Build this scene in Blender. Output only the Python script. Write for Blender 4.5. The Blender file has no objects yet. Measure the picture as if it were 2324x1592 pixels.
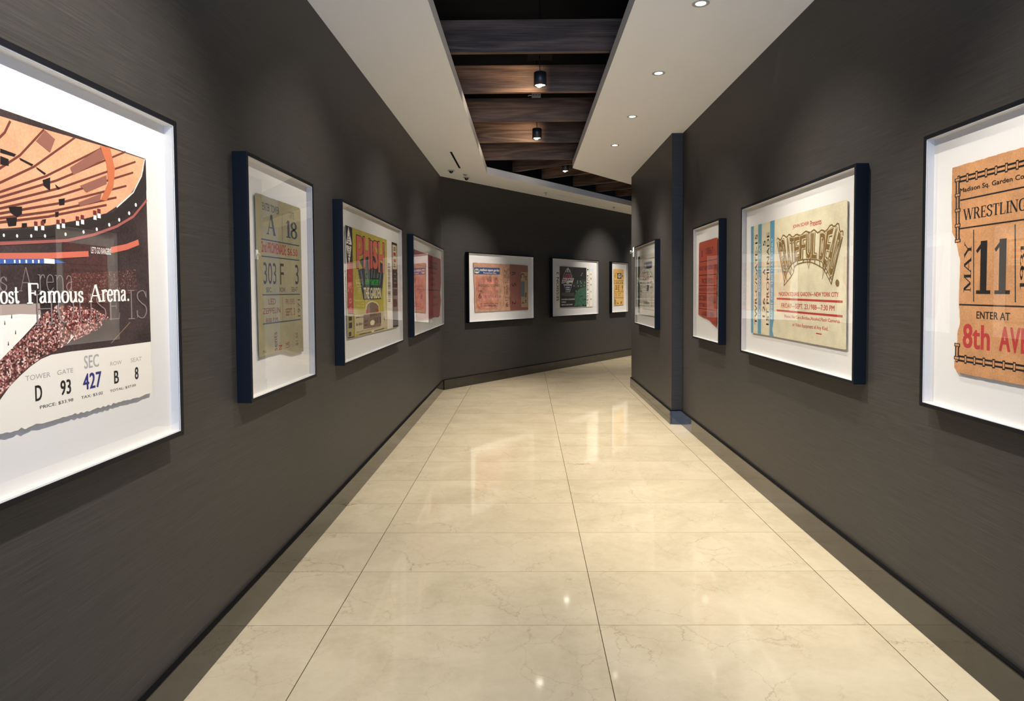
import bpy, bmesh, math, random
from mathutils import Vector, Matrix
random.seed(7)
S = bpy.context.scene
COL = S.collection
PI = math.pi
# ------------------------------------------------------------------ camera, light, exposure
YAW, PITCH, ROLL, FPX, CX, CY = -0.01005, 0.03768, 0.00601, 1500.0, 1180.93, 717.19
cam = bpy.data.cameras.new('camera'); cam_ob = bpy.data.objects.new('camera', cam); COL.objects.link(cam_ob)
cam.sensor_fit = 'HORIZONTAL'; cam.sensor_width = 36.0; cam.lens = FPX / 2324.0 * 36.0
cam.shift_x = (1162.0 - CX) / 2324.0; cam.shift_y = (CY - 796.0) / 2324.0
cam.clip_start = 0.05; cam.clip_end = 100
_R = Vector((math.cos(YAW), -math.sin(YAW), 0)); _Fh = Vector((math.sin(YAW), math.cos(YAW), 0)); _Z = Vector((0, 0, 1))
_F = math.cos(PITCH) * _Fh - math.sin(PITCH) * _Z; _U = math.sin(PITCH) * _Fh + math.cos(PITCH) * _Z
_r = math.cos(ROLL) * _R - math.sin(ROLL) * _U; _u = math.sin(ROLL) * _R + math.cos(ROLL) * _U
m = Matrix((_r, _u, -_F)).transposed().to_4x4(); m.translation = Vector((0, 0, 1.5)); cam_ob.matrix_world = m
S.camera = cam_ob
S.view_settings.view_transform = 'Standard'; S.view_settings.look = 'None'
S.view_settings.exposure = 0.27; S.view_settings.gamma = 1.0
try: S.view_settings.use_curve_mapping = False
except Exception: pass
S.cycles.use_denoising = True
S.cycles.max_bounces = 9; S.cycles.diffuse_bounces = 5; S.cycles.glossy_bounces = 4; S.cycles.transparent_max_bounces = 16
S.cycles.sample_clamp_indirect = 6.0; S.cycles.caustics_reflective = False; S.cycles.caustics_refractive = False
W = bpy.data.worlds.new('world'); S.world = W; W.use_nodes = True
W.node_tree.nodes['Background'].inputs[0].default_value = (0.55, 0.72, 1.0, 1); W.node_tree.nodes['Background'].inputs[1].default_value = 0.15
P_PEND, P_AIM, P_BULB, P_DOWN, P_DAY = 250.0, 225.0, 14.0, 126.0, 230.0
WARM = (1.0, 0.925, 0.82); WARM2 = (1.0, 0.80, 0.58)
d = bpy.data.lights.new('entrance_daylight', 'AREA'); d.shape = 'RECTANGLE'; d.size = 2.8; d.size_y = 3.0; d.energy = P_DAY; d.color = (0.36, 0.58, 1.0)
o = bpy.data.objects.new('entrance_daylight', d); COL.objects.link(o); o.location = (0.22, -3.0, 1.62); o.rotation_euler = (PI / 2, 0, 0)

# ------------------------------------------------------------------ measures (metres)
XL, XR, XP = -1.29, 1.73, 1.61           # left wall, right wall, projecting right wall
ZC, ZL, ZD = 3.229, 3.33, 4.4            # soffit underside, top of its lip, deck above
ANG = math.radians(35.3)                 # the corridor bends to the right
T = Vector((math.sin(ANG), math.cos(ANG))); N = Vector((T.y, -T.x))
A0 = Vector((XL, 9.98)); YB = -10.0
YS, YE = 7.37, 10.2                      # the projecting wall runs from YS to YE

# ------------------------------------------------------------------ materials
def lin(c):
    c = c / 255.0
    return c / 12.92 if c <= 0.04045 else ((c + 0.055) / 1.055) ** 2.4
def rgb(r, g, b, k=1.0): return (min(1, lin(r) * k), min(1, lin(g) * k), min(1, lin(b) * k), 1)
MATS = {}
def mat(name, col, rough=0.6, spec=0.5, metal=0.0, emit=None, estr=0.0, coat=0.0):
    if name in MATS: return MATS[name]
    m = bpy.data.materials.new(name); m.use_nodes = True
    p = m.node_tree.nodes['Principled BSDF']
    p.inputs['Base Color'].default_value = col; p.inputs['Roughness'].default_value = rough
    p.inputs['Specular IOR Level'].default_value = spec; p.inputs['Metallic'].default_value = metal
    p.inputs['Coat Weight'].default_value = coat; p.inputs['Coat Roughness'].default_value = 0.05
    if emit: p.inputs['Emission Color'].default_value = emit; p.inputs['Emission Strength'].default_value = estr
    MATS[name] = m; return m
class NB:
    """short hand for building node trees"""
    def __init__(s, m): s.t = m.node_tree; s.p = s.t.nodes['Principled BSDF']
    def n(s, typ, **kw):
        nd = s.t.nodes.new('ShaderNode' + typ)
        for k, v in kw.items(): setattr(nd, k, v)
        return nd
    def lk(s, a, b): s.t.links.new(a, b)
    def put(s, sock, v):
        if isinstance(v, (int, float)): sock.default_value = v
        elif isinstance(v, (tuple, list)): sock.default_value = v
        else: s.lk(v, sock)
    def math(s, op, a, b=0.0, clamp=False):
        nd = s.n('Math', operation=op); nd.use_clamp = clamp
        s.put(nd.inputs[0], a); s.put(nd.inputs[1], b); return nd.outputs[0]
    def vmath(s, op, a, b):
        nd = s.n('VectorMath', operation=op); s.put(nd.inputs[0], a); s.put(nd.inputs[1], b); return nd.outputs[0]
    def noise(s, vec, scale, detail=4, rough=0.55, dist=0.0):
        nd = s.n('TexNoise'); s.lk(vec, nd.inputs['Vector']); nd.inputs['Scale'].default_value = scale
        nd.inputs['Detail'].default_value = detail; nd.inputs['Roughness'].default_value = rough; nd.inputs['Distortion'].default_value = dist
        return nd
    def ramp(s, fac, stops):
        nd = s.n('ValToRGB'); e = nd.color_ramp.elements
        while len(e) < len(stops): e.new(0.5)
        for q, (p, c) in zip(e, stops): q.position = p; q.color = c
        s.lk(fac, nd.inputs[0]); return nd.outputs[0]
    def mix(s, fac, a, b):
        nd = s.n('Mix', data_type='RGBA'); s.put(nd.inputs[0], fac); s.put(nd.inputs[6], a); s.put(nd.inputs[7], b); return nd.outputs[2]
    def obj(s): return s.n('TexCoord').outputs['Object']
    def scale(s, vec, sc, loc=(0, 0, 0)):
        nd = s.n('Mapping'); s.lk(vec, nd.inputs[0]); nd.inputs['Scale'].default_value = sc; nd.inputs['Location'].default_value = loc; return nd.outputs[0]
    def bump(s, h, strength, dist=0.002):
        nd = s.n('Bump'); nd.inputs['Strength'].default_value = strength; nd.inputs['Distance'].default_value = dist
        s.lk(h, nd.inputs['Height']); s.lk(nd.outputs[0], s.p.inputs['Normal'])
G = lambda v: (v, v, v, 1)

def mat_wall():
    m = mat('dark_textured_wallcovering', rgb(62, 56, 50), 0.5, 0.35); b = NB(m); oc = b.obj()
    fine = b.noise(b.scale(oc, (5, 5, 360)), 1.0, 3, 0.65).outputs[0]
    broad = b.noise(b.scale(oc, (2.2, 2.2, 130)), 1.0, 4, 0.6).outputs[0]
    weave = b.noise(b.scale(oc, (160, 160, 300)), 1.0, 2).outputs[0]
    h = b.math('ADD', b.math('MULTIPLY', fine, 0.6), b.math('MULTIPLY', broad, 0.4))
    c = b.ramp(h, [(0.34, (0.0235, 0.0214, 0.0193, 1)), (0.5, (0.0365, 0.0335, 0.0305, 1)), (0.66, (0.0515, 0.0475, 0.0435, 1))])
    b.lk(c, b.p.inputs['Base Color'])
    b.bump(b.math('ADD', h, b.math('MULTIPLY', weave, 0.4)), 0.35, 0.0015); return m
def mat_floor():
    m = mat('beige_marble_tiles', rgb(200, 185, 150), 0.1, 0.5); b = NB(m); oc = b.obj()
    sx = b.n('SeparateXYZ'); b.lk(oc, sx.inputs[0]); X, Y = sx.outputs[0], sx.outputs[1]
    u = b.math('DIVIDE', b.math('SUBTRACT', X, 0.3156), 1.2087); v = b.math('DIVIDE', b.math('SUBTRACT', Y, 2.9104), 0.5683)
    iu, iv = b.math('FLOOR', u), b.math('FLOOR', v)
    def edge(f, size): # distance in metres to the nearest joint
        fr = b.math('FRACT', f); return b.math('MULTIPLY', b.math('MINIMUM', fr, b.math('SUBTRACT', 1.0, fr)), size)
    jx = b.math('LESS_THAN', edge(u, 1.2087), 0.0017); jy = b.math('LESS_THAN', edge(v, 0.5683), 0.0013)
    joint = b.math('MAXIMUM', jx, b.math('MULTIPLY', jy, 0.75))
    cm = b.n('CombineXYZ'); b.lk(iu, cm.inputs[0]); b.lk(iv, cm.inputs[1])
    wn = b.n('TexWhiteNoise', noise_dimensions='3D'); b.lk(cm.outputs[0], wn.inputs['Vector'])
    vec = b.vmath('ADD', oc, b.vmath('MULTIPLY', wn.outputs['Color'], (9, 9, 9)))
    cloud = b.noise(vec, 2.2, 6, 0.6, 0.6).outputs[0]
    speck = b.noise(vec, 26, 5, 0.7).outputs[0]
    base = b.ramp(b.math('ADD', b.math('MULTIPLY', cloud, 0.72), b.math('MULTIPLY', speck, 0.28)), [(0.32, FLA), (0.5, FLB), (0.7, FLC)])
    tint = b.mix(b.math('MULTIPLY', wn.outputs['Value'], 0.12), base, (0.60, 0.47, 0.36, 1))
    # cracks: cell edges bent by noise, broken up by a mask
    wob = b.vmath('MULTIPLY', b.vmath('SUBTRACT', b.noise(vec, 4.0, 9, 0.74).outputs['Color'], (0.5, 0.5, 0.5)), (0.8, 0.8, 0.0))
    def vein(scale, width, lo, hi, seed):
        vo = b.n('TexVoronoi', feature='DISTANCE_TO_EDGE'); b.lk(b.vmath('ADD', b.scale(vec, (scale * 1.2, scale, scale), (seed, seed, 0)), wob), vo.inputs['Vector']); vo.inputs['Scale'].default_value = 1.0
        line = b.math('SUBTRACT', 1.0, b.math('DIVIDE', vo.outputs[0], width), True)
        msk = b.n('MapRange'); b.lk(b.noise(b.scale(vec, (1, 1, 1), (seed * 3, 0, 0)), 2.1, 4).outputs[0], msk.inputs[0]); msk.inputs[1].default_value = lo; msk.inputs[2].default_value = hi
        return b.math('MULTIPLY', b.math('POWER', line, 1.5), msk.outputs[0], True)
    v1 = vein(1.7, 0.0055, 0.44, 0.62, 1.3); v2 = vein(4.0, 0.011, 0.45, 0.66, 5.1)
    vv = b.math('ADD', b.math('MULTIPLY', v1, 0.9), b.math('MULTIPLY', v2, 0.55), True)
    c = b.mix(vv, tint, (0.21, 0.135, 0.075, 1))
    c = b.mix(joint, c, (0.055, 0.038, 0.022, 1))
    b.lk(c, b.p.inputs['Base Color'])
    b.lk(b.math('ADD', 0.045, b.math('MULTIPLY', speck, 0.03)), b.p.inputs['Roughness'])
    return m
def mat_stone():
    m = mat('polished_dark_stone', rgb(66, 58, 46), 0.045, 0.75); b = NB(m); oc = b.obj()
    cl = b.noise(oc, 5, 5, 0.6).outputs[0]
    c = b.ramp(cl, [(0.3, (0.016, 0.014, 0.0115, 1)), (0.7, (0.034, 0.0295, 0.024, 1))])
    sx = b.n('SeparateXYZ'); b.lk(oc, sx.inputs[0])
    fr = b.math('FRACT', b.math('DIVIDE', sx.outputs[0], 1.2)); e = b.math('LESS_THAN', fr, 0.0022)
    b.lk(b.mix(e, c, (0.008, 0.007, 0.006, 1)), b.p.inputs['Base Color']); return m
def mat_wood():
    m = mat('walnut_veneer', rgb(90, 66, 55), 0.5, 0.4); b = NB(m); oc = b.obj()
    rnd = b.n('ObjectInfo').outputs['Random']
    off = b.n('CombineXYZ'); b.lk(b.math('MULTIPLY', rnd, 17), off.inputs[0]); b.lk(b.math('MULTIPLY', rnd, 5), off.inputs[2])
    vec = b.vmath('ADD', oc, off.outputs[0])
    warp = b.noise(b.scale(vec, (0.55, 1, 5)), 1.0, 2, 0.5, 0.3).outputs[0]
    rings = b.math('SINE', b.math('MULTIPLY', warp, 42)); 
    fib = b.noise(b.scale(vec, (3, 60, 110)), 1.0, 5, 0.7).outputs[0]
    h = b.math('ADD', b.math('MULTIPLY', b.math('ADD', b.math('MULTIPLY', rings, 0.5), 0.5), 0.2), b.math('MULTIPLY', fib, 0.8))
    c = b.ramp(h, [(0.27, (0.036, 0.021, 0.014, 1)), (0.5, (0.112, 0.066, 0.043, 1)), (0.74, (0.225, 0.135, 0.086, 1))])
    b.lk(c, b.p.inputs['Base Color']); b.bump(fib, 0.12, 0.001); return m
def mat_paint():
    m = mat('matte_white_ceiling_paint', (0.90, 0.905, 0.92, 1), 0.8, 0.2); b = NB(m)
    b.bump(b.noise(b.obj(), 220, 3).outputs[0], 0.06, 0.001); return m
def mat_glass():
    m = bpy.data.materials.new('clear_glazing'); m.use_nodes = True; t = m.node_tree; t.nodes.clear()
    out = t.nodes.new('ShaderNodeOutputMaterial'); mx = t.nodes.new('ShaderNodeMixShader'); tr = t.nodes.new('ShaderNodeBsdfTransparent'); gl = t.nodes.new('ShaderNodeBsdfGlossy')
    gl.inputs['Roughness'].default_value = 0.0; gl.inputs['Color'].default_value = (1, 1, 1, 1)
    fr = t.nodes.new('ShaderNodeFresnel'); geo = t.nodes.new('ShaderNodeNewGeometry'); ma = t.nodes.new('ShaderNodeMapRange')
    ma.inputs[3].default_value = 1.45; ma.inputs[4].default_value = 1 / 1.45
    t.links.new(geo.outputs['Backfacing'], ma.inputs[0]); t.links.new(ma.outputs[0], fr.inputs['IOR']); t.links.new(fr.outputs[0], mx.inputs[0])
    t.links.new(tr.outputs[0], mx.inputs[1]); t.links.new(gl.outputs[0], mx.inputs[2]); t.links.new(mx.outputs[0], out.inputs[0]); return m
FLA, FLB, FLC = (0.465, 0.39, 0.262, 1), (0.54, 0.462, 0.318, 1), (0.61, 0.532, 0.378, 1)
M_WALL, M_FLOOR, M_STONE, M_WOOD, M_PAINT, M_GLASS = mat_wall(), mat_floor(), mat_stone(), mat_wood(), mat_paint(), mat_glass()
M_DECK = mat('black_painted_deck', (0.008, 0.008, 0.009, 1), 0.9, 0.1)
M_GAP = mat('black_shadow_reveal', (0.004, 0.004, 0.004, 1), 0.8, 0.1)
M_FRAME = mat('black_lacquered_frame', (0.004, 0.0048, 0.0075, 1), 0.45, 0.2)
M_MAT = mat('white_mat_board', (0.80, 0.785, 0.765, 1), 0.75, 0.25)
M_BLACKM = mat('black_metal', (0.02, 0.021, 0.022, 1), 0.4, 0.5)
M_STEEL = mat('brushed_steel', (0.45, 0.44, 0.43, 1), 0.35, 0.5, 0.9)
M_GALV = mat('galvanised_box', (0.42, 0.41, 0.40, 1), 0.5, 0.5)
M_WHITEP = mat('white_plastic', (0.8, 0.8, 0.78, 1), 0.4, 0.5)
M_DARKD = mat('smoked_dome', (0.01, 0.01, 0.012, 1), 0.1, 0.6)
M_LENS = mat('lit_lens', (1, 1, 1, 1), 0.4, 0.2, 0, (1.0, 0.93, 0.82, 1), 9.0)
M_BULB = mat('lit_bulb', (1, 1, 1, 1), 0.4, 0.2, 0, (1.0, 0.95, 0.86, 1), 14.0)

# ------------------------------------------------------------------ mesh helpers
class MB:
    def __init__(s): s.v = []; s.f = []; s.mi = []; s.mats = []; s.sm = set()
    def mid(s, m):
        if m not in s.mats: s.mats.append(m)
        return s.mats.index(m)
    def add(s, vs, fs, m, smooth=False):
        k = len(s.v); i = s.mid(m); s.v += [tuple(p) for p in vs]
        for f in fs:
            if smooth: s.sm.add(len(s.f))
            s.f.append([k + q for q in f]); s.mi.append(i)
    def box(s, x0, x1, y0, y1, z0, z1, m):
        vs = [(x, y, z) for x in (x0, x1) for y in (y0, y1) for z in (z0, z1)]
        s.add(vs, [(0, 1, 3, 2), (4, 6, 7, 5), (0, 4, 5, 1), (2, 3, 7, 6), (0, 2, 6, 4), (1, 5, 7, 3)], m)
    def prism(s, poly, z0, z1, m):   # polygon in x, y
        n = len(poly); vs = [(x, y, z0) for x, y in poly] + [(x, y, z1) for x, y in poly]
        s.add(vs, [list(range(n))[::-1], list(range(n, 2 * n))] + [(i, (i + 1) % n, n + (i + 1) % n, n + i) for i in range(n)], m)
    def lathe(s, prof, m, seg=32, cx=0, cy=0, axis='z', smooth=True):   # prof: (radius, height) pairs
        vs = []; fs = []; n = len(prof)
        for k in range(seg):
            a = 2 * PI * k / seg
            for r, h in prof:
                q = (r * math.cos(a), r * math.sin(a), h)
                vs.append((cx + q[0], cy + q[1], q[2]) if axis == 'z' else (cx + q[0], q[2], cy + q[1]))
        for k in range(seg):
            for i in range(n - 1):
                a, b_ = k * n + i, ((k + 1) % seg) * n + i
                fs.append((a, b_, b_ + 1, a + 1))
        s.add(vs, fs, m, smooth)
    def tube(s, pts, r, m, seg=8):
        P = [Vector(p) for p in pts]; vs = []; fs = []
        for i, p in enumerate(P):
            t = (P[min(i + 1, len(P) - 1)] - P[max(i - 1, 0)]).normalized()
            a = t.orthogonal().normalized(); b_ = t.cross(a)
            for k in range(seg): vs.append(p + r * (math.cos(2 * PI * k / seg) * a + math.sin(2 * PI * k / seg) * b_))
        for i in range(len(P) - 1):
            for k in range(seg): fs.append((i * seg + k, i * seg + (k + 1) % seg, (i + 1) * seg + (k + 1) % seg, (i + 1) * seg + k))
        fs += [list(range(seg))[::-1], [(len(P) - 1) * seg + k for k in range(seg)]]
        s.add(vs, fs, m, True)
    def build(s, name, parent=None, bevel=0.0):
        me = bpy.data.meshes.new(name); me.from_pydata(s.v, [], s.f)
        for m in s.mats: me.materials.append(m)
        me.polygons.foreach_set('material_index', s.mi)
        me.polygons.foreach_set('use_smooth', [i in s.sm for i in range(len(s.f))])
        bm = bmesh.new(); bm.from_mesh(me)
        bmesh.ops.recalc_face_normals(bm, faces=bm.faces[:]) if name not in FLATPRINT else None
        bm.to_mesh(me); bm.free(); me.update()
        ob = bpy.data.objects.new(name, me); COL.objects.link(ob)
        if parent: ob.parent = parent
        if bevel:
            md = ob.modifiers.new('soft_edges', 'BEVEL'); md.width = bevel; md.segments = 2; md.limit_method = 'ANGLE'
        return ob
FLATPRINT = {'ticket_print'}
def tag(o, label, cat, group=None):
    o['label'] = label; o['category'] = cat
    if group: o['group'] = group
    return o
def empty(name, loc, rz=0.0):
    o = bpy.data.objects.new(name, None); COL.objects.link(o); o.location = loc; o.rotation_euler = (0, 0, rz); o.empty_display_size = 0.1; return o
def struct(o): o['kind'] = 'structure'; return o
def along(name, p0, p1, y0, y1, z0, z1, m, bevel=0.0):
    """a straight run: local x goes p0 -> p1, local y into the wall"""
    p0, p1 = Vector(p0), Vector(p1); dv = p1 - p0
    b = MB(); b.box(0, dv.length, y0, y1, 0, z1 - z0, m); o = b.build(name, None, bevel)
    o.location = (p0.x, p0.y, z0); o.rotation_euler = (0, 0, math.atan2(dv.y, dv.x)); return struct(o)

# ------------------------------------------------------------------ the setting
FE = A0 + 9.5 * T; RC = Vector((XP, YE)); RE = RC + 9.0 * T
b = MB(); b.prism([(XL - .1, YB), (XR + .12, YB), (XR + .12, YE), (RE.x + .1, RE.y), (FE.x + .5, FE.y + .6), (FE.x - .1, FE.y + .1), (XL - .1, A0.y + .1)], -0.05, 0.0, M_FLOOR); struct(b.build('floor'))
along('wall_left', (XL, YB), A0, 0, .1, 0, ZD, M_WALL)
along('wall_far', A0, FE, 0, .1, 0, ZD, M_WALL)
along('wall_right', (XR, YS), (XR, YB), 0, .1, 0, ZD, M_WALL)
along('wall_right_projecting', (XP, YE), (XP, YS), 0, .22, 0, ZD, M_WALL, .003)
along('wall_right_bend', RE, RC + .02 * T, 0.0, .1, 0, ZD, M_WALL)
HB, TB = .149, .02
def skirting(name, p0, p1):
    along(name, p0, p1, -TB, 0.0, 0, HB, M_STONE, .0015)
skirting('baseboard_left', (XL, YB), (XL, A0.y - .01)); skirting('baseboard_far', A0 + .02 * T, FE); skirting('baseboard_right', (XR, YS - TB), (XR, YB))
skirting('baseboard_right_projecting', (XP, YE), (XP, YS - TB)); skirting('baseboard_right_bend', RE, RC)
along('baseboard_post', (XP + .0005, YS), (XR, YS), -TB, 0.0, 0, HB, M_STONE, .0015)
for i, (p0, p1) in enumerate([((XL, YB), (XL, A0.y - .03)), (A0 + .03 * T, FE), ((XR, YS - TB - .002), (XR, YB)), ((XP, YE), (XP, YS - TB)), ((XP + .002, YS), (XR, YS))]):
    along('trim_%d' % (i + 1), p0, p1, -TB + .003, 0.0, HB, HB + .008, M_GAP)  # solid black strips standing in for the shaded recess above the baseboards
# white soffits with a lip round the open slot; the left one runs on along the far wall
I1 = Vector((-.578, 9.80)); I2 = Vector((.655, 9.41))
b = MB(); b.prism([(XL, YB), (I1.x, YB), I1[:], (I1 + 9.4 * T)[:], FE[:], A0[:]], ZC, ZL, M_PAINT); struct(b.build('ceiling'))
b = MB(); b.prism([(I2.x, YB), (XR, YB), (XR, YS), (XP, YS), (XP, YE), RE[:], (I2 + 9.3 * T)[:], I2[:]], ZC, ZL, M_PAINT); struct(b.build('ceiling_right'))
b = MB(); b.prism([(XL - .1, YB), (XR + .12, YB), (XR + .12, YE), (RE.x + .1, RE.y), (FE.x - .1, FE.y + .1), (XL - .1, A0.y + .1)], ZD, ZD + .1, M_DECK); struct(b.build('ceiling_deck'))

# ------------------------------------------------------------------ walnut planks across the slot
PZ, PH, PT = 3.362, .25, .045
def plank(c, ang, half, label):
    b = MB(); b.box(-half, half, 0, PT, 0, PH, M_WOOD); o = b.build('ceiling_plank', None, .0015)
    o.location = (c[0], c[1], PZ); o.rotation_euler = (0, 0, ang); return tag(o, label, 'plank', 'walnut planks across the ceiling slot')
STR = ['walnut ceiling plank nearest the camera, across the top of the picture', 'walnut ceiling plank lit golden right behind the first hanging spotlight', 'unlit walnut ceiling plank between the two large hanging spotlights, carrying the small grey box',
       'walnut ceiling plank behind the second hanging spotlight with a faint warm patch', 'dull purplish walnut plank, last of the straight run before the bend']
for y, lb in zip((5.226, 6.266, 7.319, 8.35, 9.447), STR): plank((.04, y), 0.0, .74, lb)
BND = ['reddish brown plank meeting the inner corner of the slot at the bend', 'reddish brown plank above the small far spotlight in the bend', 'third slanted reddish plank round the bend, beyond the far spotlight',
       'fourth slanted reddish plank round the bend, cut by the projecting wall', 'farthest slanted plank in view, a thin sliver beside the projecting wall']
for s_, lb in zip((8.38, 9.20, 10.20, 11.02, 11.80), BND):
    c = T * s_ + N * (-5.46 + 0.0); plank(c, -ANG, .74, lb)

# ------------------------------------------------------------------ lamps
def spot(loc, power, size, blend, col, target=None, rad=.03):
    l = bpy.data.lights.new('spotlight_beam', 'SPOT'); l.energy = power; l.spot_size = math.radians(size); l.spot_blend = blend; l.color = col; l.shadow_soft_size = rad
    o = bpy.data.objects.new('spotlight_beam', l); COL.objects.link(o); o.location = loc
    if target: o.rotation_euler = (Vector(target) - Vector(loc)).to_track_quat('-Z', 'Y').to_euler()
    return o
PEND_Z = 3.315
def aim_pair(loc, power, dirs=((-1, 0), (1, 0)), pool=1.0, wts=(1.0, 1.0)):   # a pool on the floor and a wash on the pictures of both walls
    if pool: spot(loc, power * pool, 96, 1.0, WARM, None, .045)
    for (dx, dy), w in zip(dirs, wts):
        spot(loc, w * power * P_AIM / P_PEND, 76, 1.0, WARM, (loc[0] + dx * 1.55, loc[1] + dy * 1.55, 1.05), .045)
def pendant(x, y, label, k=1.0, wts=(1.0, 1.0), glow=1.0):
    root = empty('pendant_spotlight', (x, y, PEND_Z)); tag(root, label, 'ceiling light', 'hanging cylinder spotlights in the ceiling slot')
    R, H = .056, .117
    b = MB(); b.lathe([(R - .006, .02), (R - .006, 0), (R, 0), (R, H - .004), (R - .004, H), (0, H)], M_BLACKM, 40); b.build('housing', root)
    b = MB(); b.lathe([(R - .006, .012), (0, .012)], M_LENS, 40); b.build('lens', root)
    b = MB(); b.lathe([(.001, -.012), (.014, -.010), (.024, -.002), (.028, .008), (.026, .0125)], M_BULB, 24, -.008, 0); b.build('bulb', root)
    b = MB(); b.tube([(0, 0, H), (-.002, 0, H + .07), (-.006, 0, H + .15)], .004, M_BLACKM); b.build('cord', root)
    b = MB(); b.box(-.11, .11, -.06, .12, H + .145, H + .26, M_DECK); b.tube([(0, 0, H + .26), (0, 0, ZD - PEND_Z)], .008, M_DECK); b.build('mounting_box', root, .003)
    aim_pair((x, y, PEND_Z - .02), P_PEND * k, wts=wts)
    spot((x - .05, y + .03, PEND_Z - .025), P_BULB * glow, 115, .9, WARM2, (x - .25, y + .34, PEND_Z + .10), .015)
pendant(.128, 5.93, 'black hanging spotlight with the brightest glare, in front of the golden plank', 1.0, (.65, .6))
pendant(.132, 7.96, 'black hanging spotlight midway along the slot, second from the camera', 1.0, (.5, .65))
pendant(.597, 10.13, 'small bright far spotlight hanging in the slanted part of the slot', 1.0, (1.0, 1.0), .12)
for x, y, pl, wt in ((.128, 3.90, .58, (.55, 1.0)), (.128, 1.87, 0, (1.4, 1.15))):
    aim_pair((x, y, PEND_Z - .02), P_PEND, pool=pl, wts=wt)
for s_ in (12.3, 14.4, 16.5):
    c = T * s_ + N * -5.46; aim_pair((c.x, c.y, PEND_Z - .02), P_PEND, ((-N.x, -N.y), (N.x, N.y)))
def downlight(x, y, label):
    root = empty('recessed_downlight', (x, y, ZC)); tag(root, label, 'ceiling light', 'recessed downlights in the right soffit')
    b = MB(); b.lathe([(.052, 0), (.052, -.002), (.048, -.0035), (.034, -.0025), (.031, -.0008)], M_STEEL if False else mat('grey_trim_ring', (.42, .41, .39, 1), .5), 40); b.build('trim_ring', root)
    b = MB(); b.lathe([(.0312, -.001), (0, -.001)], M_LENS, 40); b.build('lens', root)
    spot((x, y, ZC - .01), P_DOWN, 78, .8, WARM, None, .03)
for y, lb in zip((4.07, 5.35, 6.665, 7.96), ('recessed downlight at the top edge of the picture, largest of the four', 'second recessed downlight from the camera in the white right soffit', 'third recessed downlight from the camera in the white right soffit', 'farthest recessed downlight, nearest the projecting wall')): downlight(1.06, y, lb)
for y in (2.77,): spot((1.06, y, ZC - .01), P_DOWN, 78, .8, WARM, None, .03)

# ------------------------------------------------------------------ small ceiling fittings
def slot_vent(c, ang, L, w, label, dark):
    root = empty('linear_vent', (c[0], c[1], ZC), ang); tag(root, label, 'vent')
    b = MB(); b.box(-w / 2 - .006, -w / 2, -L / 2, L / 2, -.003, 0, M_WHITEP); b.box(w / 2, w / 2 + .006, -L / 2, L / 2, -.003, 0, M_WHITEP); b.build('frame', root)
    b = MB(); b.box(-w / 2, w / 2, -L / 2, L / 2, -.0015, 0, dark); b.build('slot', root)
slot_vent((-.932, 8.80), 0, 1.09, .026, 'black slot air vent in the white left soffit', M_GAP)
slot_vent((.88, 12.42), -ANG, 1.15, .008, 'thin closed slot line in the soffit above the far wall', mat('grey_slot', (.2, .19, .18, 1), .6))
def dome(x, y, label):
    root = empty('dome_camera', (x, y, ZC)); tag(root, label, 'security camera', 'dome cameras near the bend')
    b = MB(); b.lathe([(.052, 0), (.052, -.006), (.044, -.011), (.030, -.013)], mat('grey_trim_ring', (.3, .3, .3, 1)), 32); b.build('base', root)
    b = MB(); b.lathe([(.030, -.012)] + [(.030 * math.cos(a * PI / 16), -.012 - .034 * math.sin(a * PI / 16)) for a in range(1, 9)], M_DARKD, 32); b.build('dome', root)
dome(-1.072, 9.50, 'dark dome camera beside the end of the black slot vent'); dome(-.905, 10.10, 'dark dome camera nearer the far wall, close to the corner sprinkler')
def sprinkler(x, y, label):
    root = empty('fire_sprinkler', (x, y, ZC)); tag(root, label, 'sprinkler', 'fire sprinklers in the soffit')
    b = MB(); b.lathe([(.034, 0), (.033, -.004), (.016, -.009)], M_STEEL, 24); b.build('rosette', root)
    b = MB(); b.lathe([(.008, -.006), (.008, -.022)], M_STEEL, 12); b.tube([(-.008, 0, -.02), (-.012, 0, -.032), (-.004, 0, -.045)], .0025, M_STEEL); b.tube([(.008, 0, -.02), (.012, 0, -.032), (.004, 0, -.045)], .0025, M_STEEL); b.build('body', root)
    b = MB(); b.lathe([(0, -.044), (.016, -.046), (.016, -.048), (0, -.048)], M_STEEL, 16); b.build('deflector', root)
sprinkler(-.90, 9.86, 'small sprinkler head just in front of the second dome camera at the corner'); sprinkler(.345, 11.72, 'sprinkler head above the middle of the far wall, left of the thin slot line'); sprinkler(1.815, 13.80, 'farthest sprinkler head, beside the projecting wall')
root = empty('junction_box', (.115, 7.335, PZ + PH)); tag(root, 'small grey metal junction box sitting on top of a ceiling plank', 'junction box')
b = MB(); b.box(-.05, .05, -.02, .03, 0, .062, M_GALV); b.build('box', root, .003)
b = MB()
for x in (-.03, .0, .03): b.lathe([(0, -.0205), (.006, -.0205), (.006, -.018)], M_BLACKM, 10, x, .03, 'y')
b.build('screw', root)
b = MB(); b.tube([(-.05, 0, .03), (-.075, 0, .032), (-.09, -.004, .024)], .005, M_WHITEP); b.build('wire', root)
tag(root, 'small grey metal junction box sitting on top of a ceiling plank', 'junction box')
# magnetic door holder on the projecting wall, seen edge-on past the last frame
root = empty('door_holder', (XP, 9.93, 2.07), -PI / 2); tag(root, 'white wall plate with a round metal knob, edge-on at the end of projecting wall', 'door holder')
b = MB(); b.box(-.05, .05, -.014, 0, -.072, .072, M_WHITEP); b.build('wall_plate', root, .003)
b = MB(); b.lathe([(0, -.062), (.022, -.062), (.026, -.056), (.026, -.038), (.012, -.034), (.012, -.012)], M_STEEL, 24, 0, 0, 'y'); b.build('knob', root)

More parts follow.
